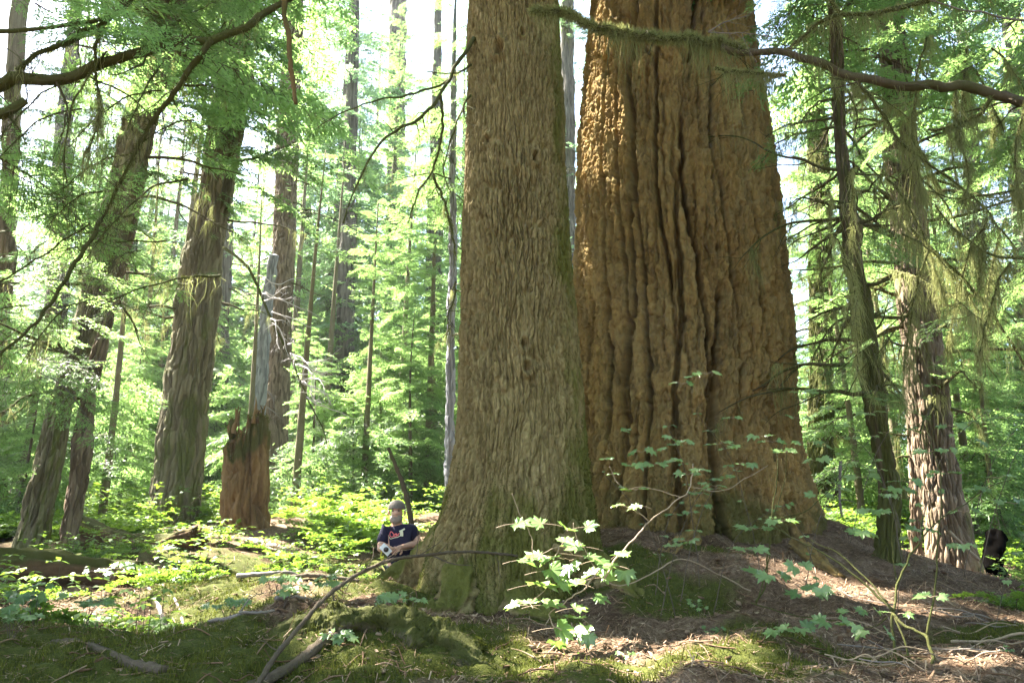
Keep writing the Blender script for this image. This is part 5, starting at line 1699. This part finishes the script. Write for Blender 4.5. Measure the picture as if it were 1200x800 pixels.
# fallen needles and bits
n = 90000
Y = 2.8 + 8.2 * r5.random(n) ** 1.2
X = (r5.uniform(-60, 1260, n) - 600) / F * Y * 1.03
mk = mossmask(X, Y)
k = r5.random(n) < np.clip(1.05 - mk * .9, .28, 1)
X, Y = X[k], Y[k]
n = len(X)
d = r5.normal(0, 1, (n, 3))
d[:, 2] *= .25
d /= np.linalg.norm(d, axis=1)[:, None]
s = np.cross(d, [0, 0, 1.])
s /= np.linalg.norm(s, axis=1)[:, None]
L = r5.gamma(2, .013, n)[:, None]
w = r5.uniform(.001, .0035, n)[:, None]
c = np.column_stack([X, Y, gz(X, Y) + r5.uniform(.008, .03, n)])
lt = MB()
lt.add_quads(np.stack([c - d * L - s * w, c - d * L + s * w, c + d * L + s * w, c + d * L - s * w], 1), 0, np.clip(r5.normal(.5, .25, n), 0, 1))
# chips of bark and cone scales
n = 5000
Y = 3 + 7 * r5.random(n) ** 1.2
X = (r5.uniform(-60, 1260, n) - 600) / F * Y * 1.03
c = np.column_stack([X, Y, gz(X, Y) + .012])
a = r5.uniform(0, 6.28, n)
d = np.column_stack([np.cos(a), np.sin(a), r5.normal(0, .3, n)]) * r5.uniform(.008, .03, n)[:, None]
s = np.column_stack([-np.sin(a), np.cos(a), r5.normal(0, .4, n)]) * r5.uniform(.004, .014, n)[:, None]
lt.add_quads(np.stack([c - d, c + s, c + d, c - s], 1), 0, np.clip(r5.normal(.5, .3, n), 0, 1))
for q in range(800):
    Yq = 3 + 7 * r5.random() ** 1.3
    xq = (r5.uniform(-60, 1260) - 600) / F * Yq * 1.03
    az = r5.uniform(0, 6.28)
    Lq = r5.uniform(.06, .32)
    pq = np.array([[xq + math.cos(az) * Lq * f, Yq + math.sin(az) * Lq * f + .02 * math.sin(f * 5 + q), 0] for f in (-.5, -.15, .2, .5)])
    pq[:, 2] = gz(pq[:, 0], pq[:, 1]) + .008 + r5.uniform(0, .03, 4)
    tube(lt, pq, [.004, .0045, .003, .002], 4, 8, tint=r5.uniform(0, .55), cap=False)
for q in range(900):
    Yq = 3 + 7 * r5.random() ** 1.3
    xq = (r5.uniform(-60, 1260) - 600) / F * Yq * 1.03
    zq = g1(xq, Yq)
    pq = np.array([xq, Yq, zq + .006])
    B8 = r5.normal(0, 1, (8, 3))
    B8 = np.array([(x_, y_, z_) for z_ in (-1, 1) for x_, y_ in ((-1, -1), (1, -1), (1, 1), (-1, 1))]) + B8 * .35
    B8 = (B8 * r5.uniform(.006, .022, 3) * [1.5, 1, .45]) @ rot(r5.uniform(0, 6.28), r5.normal(0, .4), 0).T + pq
    lt.add(B8, quads=[(0, 3, 2, 1), (4, 5, 6, 7), (0, 1, 5, 4), (1, 2, 6, 5), (2, 3, 7, 6), (3, 0, 4, 7)], tint=r5.uniform(0, .6))
o = lt.build("forest_litter", M['litter'])
o["kind"] = "stuff"
# ------------------------------------------------------------------ the man leaning on the hemlock's root
def skin(name, verts, edges, radii, mat, parent, root=0, sub=2, smooth=True):
    me = bpy.data.meshes.new(name)
    me.from_pydata([tuple(map(float, v)) for v in verts], edges, [])
    o = link(name, me)
    md = o.modifiers.new("s", 'SKIN')
    md.use_smooth_shade = smooth
    for i, sv in enumerate(me.skin_vertices[0].data):
        r_ = radii[i]
        sv.radius = r_ if isinstance(r_, tuple) else (r_, r_)
        sv.use_root = (i == root)
    o.modifiers.new("u", 'SUBSURF').levels = sub
    o.modifiers["u"].render_levels = sub
    dg = bpy.context.evaluated_depsgraph_get()
    dg.update()
    me2 = bpy.data.meshes.new_from_object(o.evaluated_get(dg))
    bpy.data.objects.remove(o)
    me2.name = name
    me2.materials.clear()
    me2.materials.append(mat)
    for p_ in me2.polygons:
        p_.use_smooth = True
    o = link(name, me2, parent)
    return o


M['skin'] = plain("skin", (.52, .30, .21), .55, .12, 20, .4)
M['shirt'] = plain("navy_cotton", (.018, .016, .035), .85, .3, 80, .2)
M['trousers'] = plain("dark_trousers", (.025, .035, .035), .85, .3, 60, .2)
M['cap'] = plain("grey_cap", (.15, .125, .105), .8, .3, 60)
M['brim'] = plain("dark_brim", (.05, .035, .03), .8, .2, 60)
M['beard'] = plain("grey_beard", (.27, .22, .18), .9, .4, 150)
M['white'] = plain("white_plastic", (.75, .75, .77), .4, .05, 10, .5)
M['dark'] = plain("dark_lens", (.03, .02, .02), .3, .1, 10, .5)
M['red'] = plain("red_print", (.60, .13, .13), .7, .2, 60)
M['pale'] = plain("pale_print", (.62, .60, .42), .7, .2, 60)
M['strap'] = plain("yellow_strap", (.55, .48, .06), .7, .1, 20)

MY = 8.7
capT = P(465, 586, MY)
man = thing("person", "bearded man in a cap and navy printed T-shirt leaning on the hemlock's root", "person", (capT[0], MY, capT[2] - 1.74))
top = np.array([capT[0], MY, capT[2]])
gnd = g1(top[0], MY)


def W(px, py, dy=0.0):
    return P(px, py, MY + dy)


Lc = np.array(man["_w"])
L = lambda v: np.asarray(v) - Lc
head = W(465, 600, -.03)
neck = W(465, 616, 0)
chest = W(470, 630, 0)
belly = W(471, 650, .02)
hip = W(471, 664, .03)
sL, sR = W(452, 622, .02), W(484, 622, .02)
eL, wL = W(447, 646, -.02), W(453, 640, -.24)
eR, wR = W(490, 636, -.02), W(470, 641, -.22)
eL = W(446, 644, -.08)
floor = min(gnd, hip[2] - .62)
kL, kR = np.array([hip[0] - .12, MY - .14, (hip[2] + floor) / 2 + .03]), np.array([hip[0] + .12, MY - .10, (hip[2] + floor) / 2 + .03])
aL, aR = np.array([hip[0] - .14, MY + .02, floor + .08]), np.array([hip[0] + .14, MY + .06, floor + .08])
tL, tR = aL + [-.03, -.17, -.05], aR + [.03, -.17, -.05]
vs_ = [hip, belly, chest, neck, W(465, 609, -.02), head, W(465, 592, -.02), sL, eL, wL, sR, eR, wR,
       hip + [-.09, 0, -.05], kL, aL, tL, hip + [.09, 0, -.05], kR, aR, tR]
ed = [(0, 1), (1, 2), (2, 3), (3, 4), (4, 5), (5, 6), (2, 7), (7, 8), (8, 9), (2, 10), (10, 11), (11, 12), (0, 13), (13, 14), (14, 15), (15, 16), (0, 17), (17, 18), (18, 19), (19, 20)]
rd = [(.13, .095), (.13, .095), (.135, .095), .06, .065, .085, .065, .065, .045, .028, .065, .045, .028, .085, .058, .04, .03, .085, .058, .04, .03]


def hand(w, d, palm_n, vs_, ed, rd, idx, curl=.9):
    d = d / np.linalg.norm(d)
    side = np.cross(d, palm_n)
    side /= np.linalg.norm(side)
    pn = np.cross(side, d)
    pc = w + d * .06
    vs_.append(pc)
    ed.append((idx, len(vs_) - 1))
    rd.append((.034, .018))
    ip = len(vs_) - 1
    for k, (off, ln) in enumerate(((-.03, .065), (-.01, .075), (.012, .072), (.032, .055))):
        a = pc + d * .03 + side * off
        b = a + (d * math.cos(.5) - pn * math.sin(.5)) * ln * .5
        c = b + (d * math.cos(1.1 * curl) - pn * math.sin(1.1 * curl)) * ln * .5
        i0 = len(vs_)
        vs_ += [a, b, c]
        rd += [.010, .0095, .008]
        ed += [(ip, i0), (i0, i0 + 1), (i0 + 1, i0 + 2)]
    a = w + d * .03 - side * .03
    b = a + d * .03 - side * .025 - pn * .01
    c = b + d * .03 - side * .004 - pn * .015
    i0 = len(vs_)
    vs_ += [a, b, c]
    rd += [.013, .011, .009]
    ed += [(ip, i0), (i0, i0 + 1), (i0 + 1, i0 + 2)]


hand(wL, W(455, 641, -.40) - wL, np.array([0, .2, 1.]), vs_, ed, rd, 9)
hand(wR, W(465, 643, -.30) - wR, np.array([0, -1., .3]), vs_, ed, rd, 12)
# face: brow and nose, ears
i5 = 5
nose = W(464.6, 601, -.135)
vs_.append(nose)
ed.append((5, len(vs_) - 1))
rd.append(.014)
skin("body", [L(v) for v in vs_], ed, rd, M['skin'], man, sub=2)
# eyes, mouth and ears follow the head
fc = MB()


def blob(mb, c, rx, ry, rz, mat=0, n=10):
    u = np.linspace(0, np.pi, n)
    v = np.linspace(0, 2 * np.pi, n * 2, endpoint=False)
    U, Vv = np.meshgrid(u, v, indexing='ij')
    X = np.stack([rx * np.sin(U) * np.cos(Vv), ry * np.sin(U) * np.sin(Vv), rz * np.cos(U)], -1) + c
    m = n * 2
    i = np.arange(n - 1)[:, None] * m
    j = np.arange(m)[None]
    Q = np.stack([i + j, i + m + j, i + m + (j + 1) % m, i + (j + 1) % m], -1).reshape(-1, 4)
    mb.add(X, quads=Q, mat=mat)


hc = head
for sx in (-1, 1):
    m_ = MB()
    blob(m_, hc + [sx * .032, -.083, .012], .012, .008, .007)
    m_.build("eye", M['dark'], man)
    m_ = MB()
    blob(m_, hc + [sx * .086, .01, -.005], .012, .022, .032)
    m_.build("ear", M['skin'], man)
m_ = MB()
blob(m_, hc + [0, -.038, -.070], .066, .058, .056, n=14)
Vb = m_.v[0]
Vb += .006 * np.stack([vnoise(Vb[:, 0] * 60, Vb[:, 2] * 60, Vb[:, 1] * 60, 3)] * 3, -1)
m_.build("beard", M['beard'], man)
m_ = MB()
blob(m_, hc + [0, -.096, -.045], .026, .010, .007)
m_.build("mouth", M['skin'], man)
# cap: dome and curved brim
m_ = MB()
u = np.linspace(0, np.pi * .52, 9)
v = np.linspace(0, 2 * np.pi, 24, endpoint=False)
U, Vv = np.meshgrid(u, v, indexing='ij')
X = np.stack([.096 * np.sin(U) * np.cos(Vv), .108 * np.sin(U) * np.sin(Vv), .095 * np.cos(U)], -1) + hc + [0, .0, .038]
i = np.arange(8)[:, None] * 24
j = np.arange(24)[None]
m_.add(X, quads=np.stack([i + j, i + 24 + j, i + 24 + (j + 1) % 24, i + (j + 1) % 24], -1).reshape(-1, 4))
cap = m_.build("cap", M['cap'], man)
m_ = MB()
a = np.linspace(np.pi * 1.08, np.pi * 1.92, 14)
inn = np.stack([.096 * np.cos(a), .106 * np.sin(a), 0 * a - .0], -1)
out = np.stack([.098 * np.cos(a), .106 * np.sin(a) - .10 * np.abs(np.sin(a)) ** .6, -.02 - .012 * np.abs(np.cos(a))], -1)
lay = np.concatenate([inn, out, out - [0, 0, .014], inn - [0, 0, .02]]) + hc + [0, 0, .036]
Q = []
for k in range(13):
    for (p_, q_) in ((0, 14), (14, 28), (28, 42), (42, 0)):
        Q.append((p_ + k, p_ + k + 1, q_ + k + 1, q_ + k))
m_.add(lay, quads=Q)
m_.build("brim", M['brim'], cap)
# shirt: torso and short sleeves
mid = lambda a, b, t: a + (b - a) * t
tv = [hip + [0, 0, -.10], belly, chest, neck + [0, 0, -.045], sL, mid(sL, eL, .75), sR, mid(sR, eR, .8)]
shirt = skin("shirt", [L(v) for v in tv], [(0, 1), (1, 2), (2, 3), (2, 4), (4, 5), (2, 6), (6, 7)], [(.165, .125), (.165, .13), (.165, .125), .08, .082, .07, .082, .072], M['shirt'], man)
lv = [hip + [0, 0, .01], hip + [-.09, 0, -.06], kL, aL, hip + [.09, 0, -.06], kR, aR]
skin("trousers", [L(v) for v in lv], [(0, 1), (1, 2), (2, 3), (0, 4), (4, 5), (5, 6)], [(.165, .115), .10, .076, .065, .10, .076, .065], M['trousers'], man)
for a, t in ((aL, tL), (aR, tR)):
    m_ = MB()
    tube(m_, [a + [0, .06, -.045], a + [0, 0, -.03], t + [0, -.02, -.01]], [.045, .055, .035], 10, 12)
    m_.build("shoe", M['brim'], man)
# print on the shirt: script letters in red with a pale shape behind, laid on the cloth
bv = BVHTree.FromPolygons([tuple(v.co) for v in shirt.data.vertices], [tuple(p_.vertices) for p_ in shirt.data.polygons])


def on_shirt(px, py):
    o_ = np.array([0, 0, CAMZ])
    dr = W(px, py) - o_
    dr /= np.linalg.norm(dr)
    hit = bv.ray_cast(Vector(o_ + dr * 7.5 - Lc), Vector(dr))
    return np.array(hit[0]) if hit[0] is not None else None


def ink(pl, wpx, mat, name, lift):
    mb_ = MB()
    pts = resample(np.array([(x, y, 0) for x, y in pl], float), len(pl) * 5)[:, :2]
    tg = np.gradient(pts, axis=0)
    tg /= np.linalg.norm(tg, axis=1)[:, None] + 1e-9
    nn = np.column_stack([-tg[:, 1], tg[:, 0]]) * wpx
    row = []
    for p_, q_ in zip(pts - nn, pts + nn):
        a_, b_ = on_shirt(*p_), on_shirt(*q_)
        if a_ is None or b_ is None:
            continue
        row.append((a_ + [0, -lift, 0], b_ + [0, -lift, 0]))
    if len(row) < 2:
        return None
    V = np.array(row).reshape(-1, 3)
    Q = [(2 * k, 2 * k + 1, 2 * k + 3, 2 * k + 2) for k in range(len(row) - 1)]
    mb_.add(V, quads=Q)
    me = mb_.mesh(name, M[mat])
    return link(name, me, shirt)


ink([(461.5, 625.5), (458.5, 622.5), (457.0, 625.5), (458.2, 628.6), (461.0, 628.2), (461.5, 626.4), (463.5, 625.4), (464.6, 627.8), (462.6, 628.3), (462.2, 626.4), (464.6, 625.0), (466.3, 627.4), (467.6, 624.6), (469.0, 624.6)], .55, 'red', "letters", .006)
ink([(456.2, 628.6), (457.6, 631), (462, 629.8), (466, 629.0), (470, 627)], .35, 'pale', "underline", .005)
ink([(468.0, 622.4), (470.8, 621.2), (474.5, 619.2)], .9, 'pale', "emblem", .007)
ink([(470.2, 621.4), (470.8, 624.5), (470.6, 628.0)], 1.9, 'pale', "emblem", .009)
# camera in his hand
cm = MB()
cc = W(452, 643.5, -.42)


def box(mb, c, sx, sy, sz, m=np.eye(3), mat=0, bev=.2):
    a = []
    for z in (-1, 1):
        for (x, y) in ((-1, -1 + bev), (-1 + bev, -1), (1 - bev, -1), (1, -1 + bev), (1, 1 - bev), (1 - bev, 1), (-1 + bev, 1), (-1, 1 - bev)):
            a.append((x * sx, y * sy, z * sz))
    V = np.array(a) @ m.T + c
    Q = [(k, (k + 1) % 8, 8 + (k + 1) % 8, 8 + k) for k in range(8)]
    Q += [(0, 3, 2, 1), (0, 7, 4, 3), (7, 6, 5, 4), (8, 9, 10, 11), (8, 11, 12, 15), (15, 12, 13, 14)]
    mb.add(V, quads=Q, mat=mat)


rm = rot(.3, -.75, 0)
box(cm, cc, .058, .016, .034, rm)
cam_t = thing("hand_camera", "small white camera held up in the man's hand", "camera", cc)
cm.build("body", M['white'], cam_t, smooth=False)
m_ = MB()
ax_ = rm @ np.array([0, -1, 0])
tube(m_, [cc + ax_ * .015, cc + ax_ * .03, cc + ax_ * .04], [.026, .026, .022], 14, 6)
m_.build("lens", M['dark'], cam_t)
m_ = MB()
tube(m_, [cc + [-.04, 0, -.02], cc + [-.05, .01, -.07], cc + [-.03, .01, -.11], cc + [-.02, 0, -.06]], .007, 5, 14)
m_.build("strap", M['strap'], cam_t)

# ------------------------------------------------------------------ light
w = bpy.data.worlds.new("World")
scene.world = w
w.use_nodes = True
nt = w.node_tree
nt.nodes.clear()
sky = nt.nodes.new('ShaderNodeTexSky')
sky.sky_type = 'NISHITA'
sky.sun_disc = False
sky.sun_elevation = SUN_EL
sky.sun_rotation = SUN_AZ
sky.air_density = 1.0
sky.dust_density = 1.5
sky.ozone_density = 1.0
bg = nt.nodes.new('ShaderNodeBackground')
bg.inputs[1].default_value = .062
out = nt.nodes.new('ShaderNodeOutputWorld')
nt.links.new(sky.outputs[0], bg.inputs[0])
nt.links.new(bg.outputs[0], out.inputs[0])
sd = bpy.data.lights.new("sun", 'SUN')
sd.energy = 5.0
sd.angle = R(.53)
sd.color = (1.0, .95, .87)
so = bpy.data.objects.new("sun", sd)
COL.objects.link(so)
so.location = tuple(SUN * 60)
so.rotation_euler = Vector(tuple(SUN)).to_track_quat('Z', 'Y').to_euler()

# ------------------------------------------------------------------ hazy air
HAZE = .0005
if HAZE:
    hm = bpy.data.materials.new("hazy_air")
    hm.use_nodes = True
    nt = hm.node_tree
    nt.nodes.clear()
    pv = nt.nodes.new('ShaderNodeVolumePrincipled')
    pv.inputs['Color'].default_value = (.93, .96, .98, 1)
    pv.inputs['Density'].default_value = HAZE
    pv.inputs['Anisotropy'].default_value = .35
    oo = nt.nodes.new('ShaderNodeOutputMaterial')
    nt.links.new(pv.outputs[0], oo.inputs['Volume'])
    hb_ = MB()
    zlow = min(v_.co.z for v_ in bpy.data.objects["ground"].data.vertices)
    x0, x1, y0, y1, z0, z1 = -262, 262, -70, 360, zlow - 1, 66
    V = [(x, y, z) for z in (z0, z1) for x, y in ((x0, y0), (x1, y0), (x1, y1), (x0, y1))]
    hb_.add(V, quads=[(0, 3, 2, 1), (4, 5, 6, 7), (0, 1, 5, 4), (1, 2, 6, 5), (2, 3, 7, 6), (3, 0, 4, 7)])
    o = hb_.build("haze", hm, smooth=False)
    o["kind"] = "stuff"

vs = scene.view_settings
scene.display_settings.display_device = 'sRGB'
vs.view_transform = 'Standard'
vs.look = 'None'
vs.gamma = 1
vs.use_curve_mapping = False
vs.exposure = 3.8
vs.use_white_balance = True
vs.white_balance_temperature = 6700
vs.white_balance_tint = 10
scene.render.engine = 'CYCLES'
cy = scene.cycles
cy.use_denoising = True
try:
    cy.denoiser = 'OPENIMAGEDENOISE'
except Exception:
    pass
cy.max_bounces = 8
cy.diffuse_bounces = 4
cy.transmission_bounces = 6
cy.volume_bounces = 0
cy.glossy_bounces = 2
cy.sample_clamp_indirect = 6
for o in list(scene.objects):
    if "_w" in o:
        del o["_w"]
